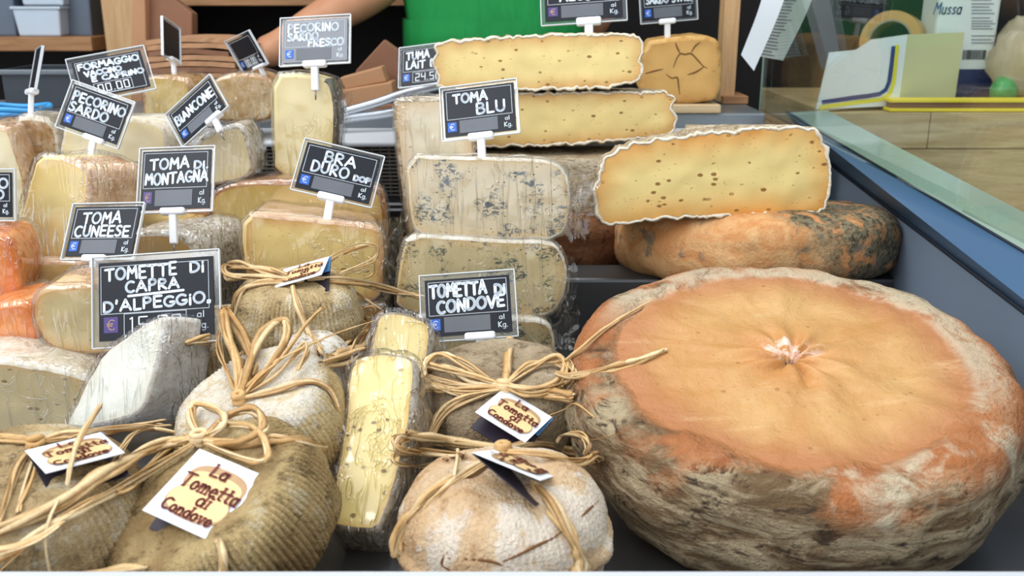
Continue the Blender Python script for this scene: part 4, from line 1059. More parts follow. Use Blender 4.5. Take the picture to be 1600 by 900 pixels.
strand(T29, [(797, 526, .003), (794, 560, .003), (789, 600, .006)], .0088, 2, 2, 60)
strand(T29, [(846, 654, .012), (880, 640, .012), (900, 632, .008), (930, 652, .004)], .0016, 1, 1, 61)
# pale front one
knot(T30, 786, 702, r=.0045)
strand(T30, [(784, 700, .006), (720, 690, .012), (660, 684, .016), (624, 688, .018), (622, 704, .018), (660, 706, .016), (720, 712, .01)], .005, 4, 5, 71)
strand(T30, [(784, 702, .006), (730, 700, .01), (680, 690, .014), (640, 678, .016)], .0055, 4, 5, 72)
strand(T30, [(640, 700, .014), (616, 712, .016), (622, 726, .014), (660, 728, .01), (700, 718, .008)], .0026, 2, 3, 73)
strand(T30, [(788, 702, .006), (840, 696, .008), (890, 704, .012), (938, 714, .014)], .0052, 6, 6, 74)
strand(T30, [(790, 706, .006), (850, 714, .006), (900, 722, .008), (930, 716, .012)], .0042, 4, 5, 75)
strand(T30, [(870, 692, .014), (882, 678, .018), (904, 678, .018), (918, 694, .016), (914, 708, .014)], .003, 3, 3, 76)
strand(T30, [(780, 712, .004), (730, 740, .003), (672, 776, .003), (630, 826, .003), (622, 868, .003)], .0055, 6, 6, 77)
strand(T30, [(832, 752, .004), (862, 790, .003), (892, 836, .003), (906, 880, .003), (902, 910, .003)], .0065, 7, 6, 78)
strand(T30, [(716, 700, .02), (718, 720, .018), (712, 744, .014)], .0026, 2, 3, 79)
strand(T30, [(905, 690, .016), (940, 684, .006), (972, 676, .004)], .0022, 1, 2, 80)
crack_on(T30, [[(780, 880), (808, 868), (840, 852), (862, 842), (878, 830)], [(908, 808), (920, 796), (934, 784)], [(786, 884), (760, 876), (700, 872)], [(700, 862), (690, 880), (704, 892)]], .0009)

# ---- little cardboard labels
TAN1 = plain('label_loaf_tan', S(226, 194, 140), .6, var=.18, scale=60); TAN2 = plain('label_loaf_rim', S(178, 142, 104), .6, var=.2, scale=80)
LBLUE = plain('label_back_blue', S(66, 124, 176), .5, var=.1); LDARK = plain('label_back_dark', S(38, 30, 44), .5, var=.3)
def label_card(parent, corners, depth, aspect, fold=.018, under='both', prior=2.0, lead=0):
    ctr, eu, ev, en, w, h = pose(corners, depth, aspect, prior)
    if en.dot(CAMP - ctr) < 0: en = -en
    fn = lambda off: (lambda u, v: ctr + eu * ((u - .5) * w) + ev * ((v - .5) * h) + en * off)
    V, F = [], []
    nx = 10
    for off in (.0, -.0006):
        for j in range(2):
            for i in range(nx + 1): V.append(fn(off)(i / nx, j))
    q = nx + 1
    for i in range(nx):
        F += [(i, i + 1, q + i + 1, q + i), (2 * q + i, 3 * q + i, 3 * q + i + 1, 2 * q + i + 1), (i, 2 * q + i, 2 * q + i + 1, i + 1), (q + i, q + i + 1, 3 * q + i + 1, 3 * q + i)]
    F += [(0, q, 3 * q, 2 * q), (nx, 2 * q + nx, 3 * q + nx, q + nx)]
    card = mesh('label_card', V, F, PAPER, parent, smooth=False)
    # folded rear leaf, opening away below
    V = []
    for off in (0, -.0006):
        for u, v, z in ((.02, 1, -.001), (1.03, 1, -.001), (1.03, -.04, -fold), (.02, -.04, -fold)):
            V.append(fn(z + off)(u, v))
    back = mesh('label_back_leaf', V, [(0, 1, 2, 3), (7, 6, 5, 4), (0, 4, 5, 1), (1, 5, 6, 2), (2, 6, 7, 3), (3, 7, 4, 0)], LDARK, parent, smooth=False)
    V = [fn(-.001 + .0004)(.86, 1), fn(-.001 + .0004)(1.032, 1), fn(-fold * .45 + .0004)(1.032, .5), fn(-fold * .45 + .0004)(.86, .5)]
    mesh('blue_print', V, [(0, 1, 2, 3)], LBLUE, back, smooth=False)
    def ell(cx, cy, rx_, ry_, off, sk=0.0, n=28):
        P = [fn(off)(cx + rx_ * math.copysign(abs(math.cos(t)) ** .75, math.cos(t)), cy + sk * math.cos(t) + ry_ * math.copysign(abs(math.sin(t)) ** .8, math.sin(t))) for t in [2 * math.pi * i / n for i in range(n)]]
        return P, [tuple(range(n))]
    for nm, (a, m) in (('loaf_print', (ell(.53, .63, .40, .24, .0003), TAN2)), ('loaf_print', (ell(.53, .60, .37, .17, .0005), TAN1)), ('loaf_print', (ell(.52, .32, .41, .22, .0007), TAN2)), ('loaf_print', (ell(.52, .33, .395, .195, .0009), TAN1))):
        mesh(nm, a[0], a[1], m, card, smooth=False)
    st = text_strokes('La', .38, .60, .72, .17, .0) + text_strokes('Tometta', .14, .93, .47, .19, .0) + text_strokes('di', .50, .66, .31, .17, .0) + text_strokes('Condove', .16, .84, .12, .15, .0)
    v, f = ribbons(st, w * .0145, fn(.0013), w, h, w * .026); mesh('lettering', v, f, MAROON, card, smooth=False)
    return card
def dep(x, y, lift): return (drape(x, y, lift) - CAMP).dot(FWD)
label_card(T27, [(312, 700), (418, 746), (332, 846), (222, 798)], dep(322, 775, .012), .95, .016)
label_card(T28, [(38, 702), (158, 677), (194, 705), (72, 741)], dep(116, 710, .016), .95, .016)
label_card(T29, [(789, 607), (861, 651), (822, 692), (741, 643)], dep(803, 650, .016), .95, .014)
label_card(T25, [(444, 420), (514, 401), (503, 428), (428, 450)], dep(472, 428, .018), .95, .016)
label_card(T30, [(738, 706), (782, 702), (876, 740), (846, 750)], dep(805, 725, .018), .6, .016)

# ================================================================== PRICE TAGS
ST = 'strip'
def d_at(x, y, Y): return (at_Y(x, y, Y) - CAMP).dot(FWD)
price_tag('tag reading TOMETTE DI CAPRA D\'ALPEGGIO, largest tag in the case', [(155, 412), (332, 400), (336, 522), (155, 534)], d_at(245, 470, .83), [('TOMETTE', .06, .68, .77, .15, .03), ('Di', .80, .92, .81, .13), ('CAPRA', .24, .70, .60, .13, .03), ("D'ALPEGGiO\"", .04, .98, .37, .13, .04)], 'p', '15.00', (.12, .0, .1), .68, ink=.00115, margin=.006, frame=(.02, .96, .34, .95), under=((.26, .555, .74, .585),))
price_tag('tag reading TOMA CUNEESE, stuck left of the tomette di capra tag', [(117, 323), (223, 323), (203, 399), (104, 402)], d_at(165, 360, .93), [('TOMA', .16, .74, .66, .22), ('CUNEESE', .08, .90, .40, .20)], 'b', ST, (.46, .36, .2), .72, ink=.00115)
price_tag('tag reading TOMA DI MONTAGNA with purple euro mark', [(224, 239), (331, 232), (327, 326), (219, 327)], d_at(276, 280, .97), [('TOMA', .12, .68, .68, .18, .02), ('Di.', .76, .96, .68, .12), ('MONTAGNA', .06, .96, .42, .18, .04)], 'p', ST, (.48, .36, .26), .86, ink=.00115, frame=(.03, .95, .36, .96))
price_tag('tag reading BRA DURO DOP, tilted above the golden block', [(480, 224), (595, 247), (576, 321), (461, 290)], d_at(528, 272, .99), [('BRA', .28, .70, .68, .22), ('DURO', .14, .64, .42, .22), ('DOP', .72, .94, .42, .1)], 'b', ST, (.5, .36, .2), .66, ink=.00115)
price_tag('tag reading TOMA BLU, stuck in the topmost blue cheese', [(692, 142), (803, 129), (806, 202), (697, 216)], d_at(750, 170, .985), [('TOMA', .14, .62, .70, .19), ('BLU', .46, .86, .42, .22)], 'b', ST, (.5, .36, .26), .67, ink=.00115)
price_tag('tag reading TOMETTA DI CONDOVE, smudged, above the grey tometta', [(662, 440), (797, 429), (800, 518), (668, 526)], d_at(732, 478, .87), [('TOMETTA', .06, .72, .68, .22, .03), ('Di', .82, .94, .68, .16), ('CONDOVE', .14, .92, .40, .20, .06)], 'b', ST, (.62, .36, .04), .68, ink=.0014, margin=.005)
price_tag('tag reading PECORINO SARDO, steeply tilted on the left', [(115, 131), (207, 163), (180, 226), (95, 195)], d_at(150, 180, 1.05), [('PECORINO', .06, .96, .66, .20), ('SARDO', .06, .72, .40, .20)], 'b', ST, (.62, .36, .2), .72, ink=.00115)
price_tag('tag reading FORMAGGIO VACCINO CAPRINO with 00.00 price', [(110, 99), (220, 78), (235, 135), (128, 155)], d_at(172, 115, 1.16), [('FORMAGGiO', .07, .94, .75, .15), ('VACCiNO', .14, .66, .56, .12), ('E CAPRiNO', .22, .96, .39, .12)], None, '00.00', (.5, .0, .2), .62, ink=.00115, margin=.005, frame=(.04, .95, .04, .95))
price_tag('tag reading BIANCONE, tilted up on the cream wedge', [(265, 181), (327, 122), (352, 167), (287, 223)], d_at(308, 172, 1.07), [('BiANCONE', .06, .94, .52, .26)], 'b', ST, (.72, .34, .05), .68, ink=.00115)
price_tag('tag reading PECORINO SARDO FRESCO, washed out by glare', [(441, 33), (543, 29), (544, 94), (443, 98)], d_at(492, 63, 1.13), [('PECORINO', .08, .86, .72, .18), ('SARDO', .08, .55, .52, .16), ('FRESCO', .40, .94, .36, .16)], 'b', ST, (.5, .36, .2), .64, ink=.0011, glare=True, prior=60)
price_tag('tag reading TUMA LAIT with price 24.5, partly hidden by top toma', [(628, 80), (712, 66), (712, 126), (626, 133)], d_at(668, 100, 1.30), [('TUMA', .10, .52, .70, .2), ('LAiT B', .10, .62, .44, .2)], 'b', '24.50', (.5, .0, .2), .66, ink=.00115, margin=.003)
price_tag('cut-off tag with hidden name above the topmost toma, purple euro mark', [(850, -38), (971, -44), (973, 24), (852, 36)], d_at(912, 0, 1.24), [('AECUA', .20, .72, .42, .2)], 'p', ST, (.56, .32, .16), .6, ink=.00115, margin=.005)
price_tag('tag reading SARDO STAG. above the cracked hard cheese', [(1002, -28), (1084, -32), (1086, 24), (1004, 36)], d_at(1045, 5, 1.46), [('SARDO STAG.', .08, .94, .44, .18)], 'b', ST, (.46, .32, .2), .7, ink=.00115, pin=.02)
price_tag('dark price tag cut off by the left edge of the picture', [(-70, 268), (18, 271), (20, 338), (-70, 341)], d_at(-30, 300, .95), [('O', .78, .93, .66, .2), ('O', .72, .86, .42, .18)], 'b', ST, (.5, .3, .2), .75, ink=.00115)
price_tag('small tag seen nearly from the side before the paper bag stack', [(254, 29), (280, 49), (280, 96), (256, 84)], d_at(268, 65, 1.33), [], None, None, (.6, .5, .5), .7, blank=True, prior=.3, frame=None, pin=.03)
price_tag('blank tag showing only 00.00 digits above the tan-rinded piece', [(357, 69), (388, 50), (415, 99), (381, 109)], d_at(386, 80, 1.32), [], 'b', '00.00', (.7, .5, .16), .9, blank=True, prior=1.0)
price_tag('thin edge-on price tag on the brown-rinded wedge at left', [(57, 78), (67, 74), (55, 138), (47, 142)], d_at(56, 108, 1.14), [], None, None, (.4, 1.0, .5), .7, prior=.05, margin=.001, frame=None)

# ================================================================== BEHIND THE COUNTER
WOODM = wood('shelf_wood', S(150, 108, 74), S(178, 134, 94), (3, 40, 40))
WOODP = wood('post_wood', S(190, 150, 106), S(206, 170, 126), (40, 40, 3))
KRAFT = plain('kraft_paper', S(172, 128, 92), .75, var=.12, scale=30); KRAFT2 = plain('kraft_paper_dark', S(128, 88, 64), .75, var=.15, scale=30)
su = empty('shelf_unit', (-.6, 2.2, -.8)); tag(su, 'wooden shelf unit with dark interior behind the counter', 'shelf')
def pbox(name, x0, x1, y0, y1, Y, dY, mat, parent=None, bev=.002, origin=None):
    a = at_Y(x0, y1, Y); b = at_Y(x1, y0, Y)
    return box_obj(name, bbox(a.x, b.x, Y, Y + dY, a.z, b.z), mat, parent, bev, origin or ((a.x + b.x) / 2, Y + dY / 2, a.z) if parent is None else None)
pbox('shelf_board', -260, 142, 58, 80, 2.05, .34, WOODM, su)
pbox('shelf_board', 212, 640, -14, 9, 2.05, .34, WOODM, su)
a = at_Y(160, 0, 2.04); b_ = at_Y(212, 0, 2.04)
box_obj('post', bbox(a.x, b_.x, 2.03, 2.39, -.8, .9), WOODP, su, .002)
a2 = at_Y(-300, 0, 2.04); b2 = at_Y(660, 0, 2.04)
box_obj('back_panel', bbox(a2.x, b2.x, 2.40, 2.42, -.8, .9), DARKW, su, .002)
box_obj('shelf_board', bbox(a2.x, b2.x, 2.05, 2.39, -.28, -.25), WOODM, su, .002)
box_obj('side_panel', bbox(b2.x - .03, b2.x - .005, 2.05, 2.39, -.8, .9), DARKW, su, .002)
PLA = plain('milky_plastic', S(192, 206, 220), .3, var=.06); PLB = plain('blue_grey_plastic', S(96, 108, 124), .35, var=.12)
for k, (x0, x1, y0, y1, Y, m, lb) in enumerate([(24, 92, 10, 57, 2.08, PLA, 'lower milky plastic tub on the left shelf'), (30, 96, -40, 9, 2.09, PLA, 'upper milky plastic tub stacked on another on the left shelf'), (100, 138, -20, 57, 2.12, PLB, 'blue-grey plastic tub right of the milky tubs'), (-60, 18, -20, 57, 2.10, PLB, 'blue-grey plastic tub at the far left of the shelf')]):
    a = at_Y(x0, y1, Y); b = at_Y(x1, y0, Y); r = empty('storage_tub', ((a.x + b.x) / 2, Y + .06, a.z)); tag(r, lb, 'tub', 'plastic tubs on the shelf')
    w_ = (b.x - a.x)
    V = [Vector((a.x + .006, Y + .004, a.z)), Vector((b.x - .006, Y + .004, a.z)), Vector((b.x - .006, Y + .12, a.z)), Vector((a.x + .006, Y + .12, a.z)), Vector((a.x, Y, b.z)), Vector((b.x, Y, b.z)), Vector((b.x, Y + .126, b.z)), Vector((a.x, Y + .126, b.z))]
    o = mesh('body', V, [(3, 2, 1, 0), (4, 5, 6, 7), (0, 1, 5, 4), (1, 2, 6, 5), (2, 3, 7, 6), (3, 0, 4, 7)], m, r, smooth=False); bevel(o, .004)
    box_obj('rim', bbox(a.x - .003, b.x + .003, Y - .003, Y + .129, b.z - .006, b.z), m, r, .002)
# flat stack of paper bags
r0 = random.Random(5)
a = at_Y(234, 120, 1.50); b = at_Y(366, 60, 1.50); z = .2280
nb = 0; STK = []
while z < b.z and nb < 12:
    x0, x1 = a.x + r0.uniform(-.004, .004), b.x + r0.uniform(-.012, .012); th = .0085; V, F = [], []
    N_ = 14
    for j in range(2):
        for dz in (0, th * .86):
            for i in range(N_ + 1):
                x = x0 + (x1 - x0) * i / N_; y = 1.50 + j * .11 + r0.uniform(-.0006, .0006)
                zz = z + dz + .0035 * math.sin(i / N_ * math.pi) * (nb / 8) + .0012 * noise.noise(Vector((x * 30, nb, 0)))
                V.append((x, y, zz))
    q = N_ + 1
    for i in range(N_): F += [(i, i + 1, q + i + 1, q + i), (2 * q + i, 3 * q + i, 3 * q + i + 1, 2 * q + i + 1), (q + i, q + i + 1, 3 * q + i + 1, 3 * q + i), (i, 2 * q + i, 2 * q + i + 1, i + 1)]
    F += [(0, q, 3 * q, 2 * q), (N_, 2 * q + N_, 3 * q + N_, q + N_)]
    o = mesh('paper_bag', V, F, KRAFT if nb % 3 else KRAFT2, None, origin=((x0 + x1) / 2, 1.55, z), smooth=False); STK.append(o)
    z += th; nb += 1
ORD = ['topmost', 'second', 'third', 'fourth', 'fifth', 'sixth', 'seventh', 'eighth', 'ninth', 'tenth', 'eleventh', 'twelfth', 'thirteenth']
for k, o in enumerate(reversed(STK)):
    tag(o, ('topmost flat brown paper bag of the stack behind the left cheeses' if k == 0 else 'flat brown paper bag, %s from the top of the stack' % ORD[k]), 'paper bag', 'flat stacked paper bags')
def bagslab(poly, Y, th, mat, label, yaw=0, lean=0):
    p0, n = vplane(poly[0][0], poly[0][1], Y, yaw, lean); P = [on_plane(x, y, p0, n) for x, y in poly]; m = len(P)
    V = P + [p - n * th for p in P]; F = [tuple(range(m)), tuple(range(2 * m - 1, m - 1, -1))] + [(i, m + i, m + (i + 1) % m, (i + 1) % m) for i in range(m)]
    c = sum(P, Vector()) / m; o = mesh('paper_bag', V, F, mat, None, origin=(c.x, c.y, min(p.z for p in P)), smooth=False); bevel(o, .002); tag(o, label, 'paper bag'); return o
bagslab([(204, 195), (206, -20), (226, -20), (232, 195)], 1.60, .03, KRAFT, 'brown paper bag standing upright nearest the wooden shelf post')
bagslab([(234, 195), (228, -20), (262, -10), (300, 20), (300, 195)], 1.605, .03, KRAFT2, 'darker brown bag leaning upright behind the flat bag stack', 0, 4)
bagslab([(540, 190), (556, 110), (600, 62), (622, 78), (628, 190)], 1.56, .02, KRAFT2, 'dark brown paper bag fanned out behind the pecorino wedge')
bagslab([(530, 122), (596, 104), (604, 128), (540, 140)], 1.50, .04, KRAFT, 'folded brown paper bag lying above the tongs')
bagslab([(528, 142), (612, 128), (616, 158), (530, 168)], 1.49, .05, KRAFT, 'lower folded brown paper bag just above the tongs')
bagslab([(520, 172), (640, 160), (640, 196), (520, 196)], 1.48, .05, KRAFT2, 'brown paper bag flat beneath the tongs')
# crate and blue cord
cr = empty('plastic_crate', at_Y(60, 180, 1.52)); tag(cr, 'black plastic crate behind the edge-on price tag', 'crate')
BLKP = plain('black_plastic', S(44, 50, 58), .4, var=.2)
a = at_Y(14, 172, 1.50); b = at_Y(112, 108, 1.50)
box_obj('floor', bbox(a.x, b.x, 1.50, 1.60, .2280, .2320), BLKP, cr, .001); cr.children[0].name = 'bottom'
for nm, bb in (('side', bbox(a.x, b.x, 1.497, 1.501, .2280, b.z)), ('side', bbox(a.x, b.x, 1.599, 1.603, .2280, b.z)), ('side', bbox(a.x - .002, a.x + .002, 1.497, 1.603, .2280, b.z)), ('side', bbox(b.x - .002, b.x + .002, 1.497, 1.603, .2280, b.z))): box_obj(nm, bb, BLKP, cr, .001)
box_obj('rim', bbox(a.x - .006, b.x + .006, 1.490, 1.497, b.z - .008, b.z), plain('crate_rim', S(96, 104, 110), .35), cr, .002)
CYAN = plain('blue_cord', S(60, 150, 210), .4)
for (cx, cy, rx_, ry_, Y) in ((20, 176, 56, 11, 1.24), ):
    V, F = [], []
    for dz in (0, .006):
        ring = [at_Y(cx, cy, Y) + Vector((rx_ / FPX * Y * math.cos(t), .035 * math.sin(t), dz + .002 * math.sin(3 * t))) for t in [2 * math.pi * i / 40 for i in range(40)]]
        v, f = tube(ring, .0035, 8, True); V, F = join((V, F), (v, f))
    o = mesh('cord_coil', V, F, CYAN, None, origin=at_Y(cx, cy, Y)); tag(o, 'coil of bright blue cord beside the edge-on price tag', 'cord')
# tongs
tg = empty('serving_tongs', at_Y(600, 170, 1.40)); tag(tg, 'metal serving tongs lying behind the pecorino wedge', 'tongs')
CHR = steel('tongs_steel', S(206, 212, 220), .2, metal=.8)
for (p, q) in (((548, 172), (632, 146)), ((548, 184), (630, 172))):
    pts = spline([at_Y(p[0] - 30, p[1] + 8, 1.37), at_Y(*p, 1.38), at_Y((p[0] + q[0]) / 2, (p[1] + q[1]) / 2 + 1, 1.39), at_Y(*q, 1.40), at_Y(q[0] + 60, q[1] - 14, 1.41)], 5)
    v, f = tube(pts, .0065, 10); mesh('arm', v, f, CHR, tg)
# wooden post on the right
wp = empty('wooden_post', at_Y(1142, 172, 1.56)); tag(wp, 'upright wooden post behind the cracked hard cheese', 'post')
a = at_Y(1124, 150, 1.56); b = at_Y(1158, 0, 1.56)
box_obj('shaft', bbox(a.x, b.x, 1.56, 1.60, .2290, .80), WOODP, wp, .002); 
a = at_Y(1128, 176, 1.545); b = at_Y(1170, 150, 1.545)
box_obj('foot', bbox(a.x, b.x, 1.545, 1.61, .2280, b.z), WOODM, wp, .002)

# ---- the person serving
SKIN = MB('skin'); n_ = SKIN.noise(40, 3); SKINM = SKIN.fin(SKIN.mix(n_, S(176, 122, 90), S(200, 146, 112)), .5, SKIN.bump(n_, .1, .001), 0, .4)
SHB = MB('green_shirt'); n_ = SHB.noise(7, 3, .6, .4, SHB.vec((2.2, 1, .7))); SHIRT = SHB.fin(SHB.mix(SHB.noise(12), S(18, 104, 50), S(28, 134, 66)), .8, SHB.bump(n_, .5, .03), 0, .2)
JEAN = plain('dark_trousers', S(30, 30, 38), .8, var=.2); HAIR = plain('dark_hair', S(44, 32, 26), .6, var=.3, scale=120)
PX, PY, G = -.035, 1.86, -.80
pr = empty('person', (PX, PY, G)); tag(pr, 'person in a plain green shirt reaching an arm towards the bags', 'person')
elb = at_d(610, -30, 1.74); wri = at_d(447, 62, 1.62); hnd = at_d(412, 88, 1.60)
sh_l = Vector((PX - .17, PY, G + 1.42)); sh_r = Vector((PX + .17, PY + .02, G + 1.42))
J = [((PX, PY, G + .95), .13, -1), ((PX, PY, G + 1.15), .12, 0), ((PX, PY, G + 1.36), .13, 1), ((PX, PY, G + 1.50), .055, 2), ((PX, PY - .02, G + 1.60), .075, 3), ((PX, PY - .025, G + 1.70), .075, 4),
     (sh_l, .055, 2), (elb.lerp(sh_l, .5), .047, 6), (elb, .041, 7), (elb.lerp(wri, .35), .041, 8), (elb.lerp(wri, .75), .033, 9), (wri, .026, 10), (wri.lerp(hnd, .6), .030, 11), (hnd, .026, 12),
     (sh_r, .055, 2), (Vector((PX + .21, PY + .12, G + 1.16)), .045, 14), (Vector((PX + .06, PY + .19, G + 1.02)), .034, 15), (Vector((PX - .01, PY + .19, G + 1.00)), .03, 16),
     ((PX - .095, PY, G + .88), .085, 0), ((PX - .105, PY, G + .50), .06, 18), ((PX - .105, PY + .01, G + .09), .04, 19), ((PX - .115, PY - .12, G + .045), .035, 20),
     ((PX + .095, PY, G + .88), .085, 0), ((PX + .105, PY, G + .50), .06, 22), ((PX + .105, PY + .01, G + .09), .04, 23), ((PX + .115, PY - .12, G + .045), .035, 24)]
J = [(Vector(p), r, k) for p, r, k in J]
fd = (hnd - wri).normalized(); sd = fd.cross(Vector((0, 0, 1))).normalized(); ud = sd.cross(fd)
for i in range(4):                       # fingers
    s0 = hnd + sd * (.021 - .014 * i) + fd * .004; L = (.030, .034, .032, .025)[i]
    k = len(J); J += [(s0 + fd * .012, .0095, 13), (s0 + fd * (.012 + L) - ud * .008, .0085, k), (s0 + fd * (.014 + L * 1.5) - ud * .024, .0072, k + 1)]
t0 = wri.lerp(hnd, .55) + sd * .028; k = len(J); J += [(t0, .011, 12), (t0 + sd * .018 + fd * .022, .0095, k), (t0 + sd * .020 + fd * .046 - ud * .006, .008, k + 1)]
me = bpy.data.meshes.new('body'); me.from_pydata([tuple(p - Vector((PX, PY, G))) for p, r, k in J], [(k, i) for i, (p, r, k) in enumerate(J) if k >= 0], [])
bo = bpy.data.objects.new('body', me); COL.objects.link(bo); bo.parent = pr
sk = bo.modifiers.new('skin', 'SKIN'); sk.use_smooth_shade = True
for i, (p, r, k) in enumerate(J):
    me.skin_vertices[0].data[i].radius = (r, r * (.72 if i in (0, 1, 2) else 1)); me.skin_vertices[0].data[i].use_root = (i == 0)
ss = bo.modifiers.new('sub', 'SUBSURF'); ss.levels = 2; ss.render_levels = 2
me.materials.append(SKINM)
def loft(name, secs, mat, caps=True, n=36):
    V, F = [], []
    for (c, rx_, ry_) in secs:
        for i in range(n):
            t = 2 * math.pi * i / n; q = Vector((c[0] + rx_ * math.copysign(abs(math.cos(t)) ** .8, math.cos(t)), c[1] + ry_ * math.copysign(abs(math.sin(t)) ** .8, math.sin(t)), c[2]))
            V.append(q + noise.noise_vector(q * 9) * .006)
    for k in range(len(secs) - 1):
        for i in range(n): F.append((k * n + i, k * n + (i + 1) % n, (k + 1) * n + (i + 1) % n, (k + 1) * n + i))
    return mesh(name, V, F, mat, pr)
hem = at_Y(760, 78, PY - .11).z
loft('shirt', [((PX, PY, hem), .166, .118), ((PX, PY, hem + .05), .168, .122), ((PX, PY, G + 1.15), .160, .120), ((PX, PY, G + 1.30), .180, .125), ((PX, PY, G + 1.42), .175, .11), ((PX, PY, G + 1.47), .11, .08), ((PX, PY, G + 1.50), .065, .065)], SHIRT)
for a_, b__ in ((sh_l, elb), (sh_r, Vector((PX + .21, PY + .12, G + 1.16)))):
    v, f = tube([a_ + Vector((0, 0, .02)), a_.lerp(b__, .25), a_.lerp(b__, .55)], [.068, .072, .070], 18); mesh('sleeve', v, f, SHIRT, pr)
loft('trousers', [((PX, PY, G + .80), .165, .115), ((PX, PY, G + .95), .158, .108), ((PX, PY, hem + .03), .150, .104)], JEAN)
for s_ in (-1, 1):
    v, f = tube([(PX + s_ * .085, PY, G + .90), (PX + s_ * .100, PY, G + .50), (PX + s_ * .105, PY + .01, G + .07)], [.098, .076, .060], 20); mesh('trouser_leg', v, f, JEAN, pr)
    v, f = tube(spline([(PX + s_ * .105, PY + .05, G + .05), (PX + s_ * .110, PY - .05, G + .05), (PX + s_ * .115, PY - .16, G + .035)], 5), [.045] * 5 + [.042] * 4 + [.03, .025], 14); mesh('shoe', v, f, BLKP, pr)
hc = Vector((PX, PY - .02, G + 1.64))
V, F = [], []
for j in range(13):
    for i in range(24):
        t, p_ = 2 * math.pi * i / 24, math.pi * j / 12 * .62
        V.append(hc + Vector((.086 * math.sin(p_) * math.cos(t), .016 + .098 * math.sin(p_) * math.sin(t), .02 + .102 * math.cos(p_))))
for j in range(12):
    for i in range(24): F.append((j * 24 + i, j * 24 + (i + 1) % 24, (j + 1) * 24 + (i + 1) % 24, (j + 1) * 24 + i))
mesh('hair', V, F, HAIR, pr)
EYE = plain('eye_white', S(225, 222, 216), .3); LIP = plain('lips', S(160, 90, 80), .5)
def ball(name, c, rx_, ry_, rz_, mat):
    V, F = [], []
    for j in range(9):
        for i in range(14):
            t, p_ = 2 * math.pi * i / 14, math.pi * j / 8; V.append(Vector(c) + Vector((rx_ * math.sin(p_) * math.cos(t), ry_ * math.sin(p_) * math.sin(t), rz_ * math.cos(p_))))
    for j in range(8):
        for i in range(14): F.append((j * 14 + i, j * 14 + (i + 1) % 14, (j + 1) * 14 + (i + 1) % 14, (j + 1) * 14 + i))
    mesh(name, V, F, mat, pr)
for s_ in (-1, 1):
    ball('eye', hc + Vector((s_ * .028, -.068, .005)), .012, .010, .008, EYE); ball('ear', hc + Vector((s_ * .078, .0, -.005)), .010, .018, .028, SKINM)
ball('nose', hc + Vector((0, -.085, -.018)), .011, .015, .022, SKINM); ball('mouth', hc + Vector((0, -.070, -.05)), .022, .010, .006, LIP)

# ================================================================== NEIGHBOURING COUNTER, SEEN THROUGH THE GLASS
BLK = empty('butcher_block', (.8, 1.7, -.8)); tag(BLK, 'thick wooden butcher block counter seen through the glass side', 'counter')
WB = wood('block_wood', S(178, 150, 110), S(204, 178, 138), (3, 30, 30), .55, 4.0)
YB = 1.51
zt = at_Y(1450, 176, YB).z; zm = at_Y(1450, 232, YB).z; zb = at_Y(1450, 345, YB).z; xl = at_Y(1292, 200, YB).x
for k, (z0, z1, xs) in enumerate([(zm, zt, [(xl, xl + .16), (xl + .161, xl + .60)]), (zb, zm - .0012, [(xl, xl + .36), (xl + .361, xl + .60)])]):
    for (x0, x1) in xs: box_obj('plank', bbox(x0, x1, YB - .0 + k * .002, YB + .42, z0, z1), WB, BLK, .0012)
box_obj('base', bbox(xl + .02, xl + .6, YB + .03, YB + .40, -.795, zb - .001), WOODM, BLK, .002)
def onblock(x, Y): return Vector((at_Y(x, 170, Y).x, Y, zt))
# wrap dispenser carton
cb = empty('film_carton', onblock(1380, YB + .08)); tag(cb, 'white carton with blue and yellow corner stripe on the butcher block', 'carton')
CW = plain('carton_white', S(226, 230, 234), .5, var=.04, scale=12); CY = plain('carton_cream', S(222, 220, 176), .5, var=.04, scale=12)
p0, n = vplane(1400, 166, YB + .035, 12)
Lp = [(1275, 171), (1296, 82), (1338, 78), (1362, 62), (1415, 54), (1424, 110), (1404, 165)]
Lp = [(1275, 171), (1296, 82), (1338, 78), (1362, 62), (1418, 54), (1404, 165)]
A = [on_plane(x, y, p0, n) for x, y in Lp]; E = at_Y(1500, 100, YB + .13) - on_plane(1412, 102, p0, n); E.z = .0; m = len(A)
mesh('front_face', A + [a + n * -.002 for a in A], [tuple(range(m)), tuple(range(2 * m - 1, m - 1, -1))], CW, cb, smooth=False)
mesh('body', A + [a + E for a in A], [tuple(range(2 * m - 1, m - 1, -1))] + [(i, m + i, m + (i + 1) % m, (i + 1) % m) for i in range(m)], CY, cb, smooth=False)
def strip2(pts, half, off, mat, nm):
    V, F = [], []; P = [on_plane(x, y, p0, n) + n * off for x, y in pts]
    for i, p in enumerate(P):
        t = (P[min(i + 1, len(P) - 1)] - P[max(i - 1, 0)]).normalized(); s_ = t.cross(n).normalized() * half; V += [p - s_, p + s_]
    for i in range(len(P) - 1): F.append((2 * i, 2 * i + 1, 2 * i + 3, 2 * i + 2))
    mesh(nm, V, F, mat, cb, smooth=False)
cur = [(1396, 72), (1393, 100), (1389, 128), (1384, 140), (1374, 147), (1355, 150), (1330, 153), (1284, 160)]
strip2(cur, .0035, .0006, plain('stripe_navy', S(34, 60, 122), .5), 'navy_stripe')
strip2([(1402, 70), (1399, 100), (1396, 130), (1390, 146), (1378, 155), (1355, 158), (1330, 161), (1280, 168)], .0032, .0008, plain('stripe_yellow', S(226, 214, 40), .5), 'yellow_stripe')
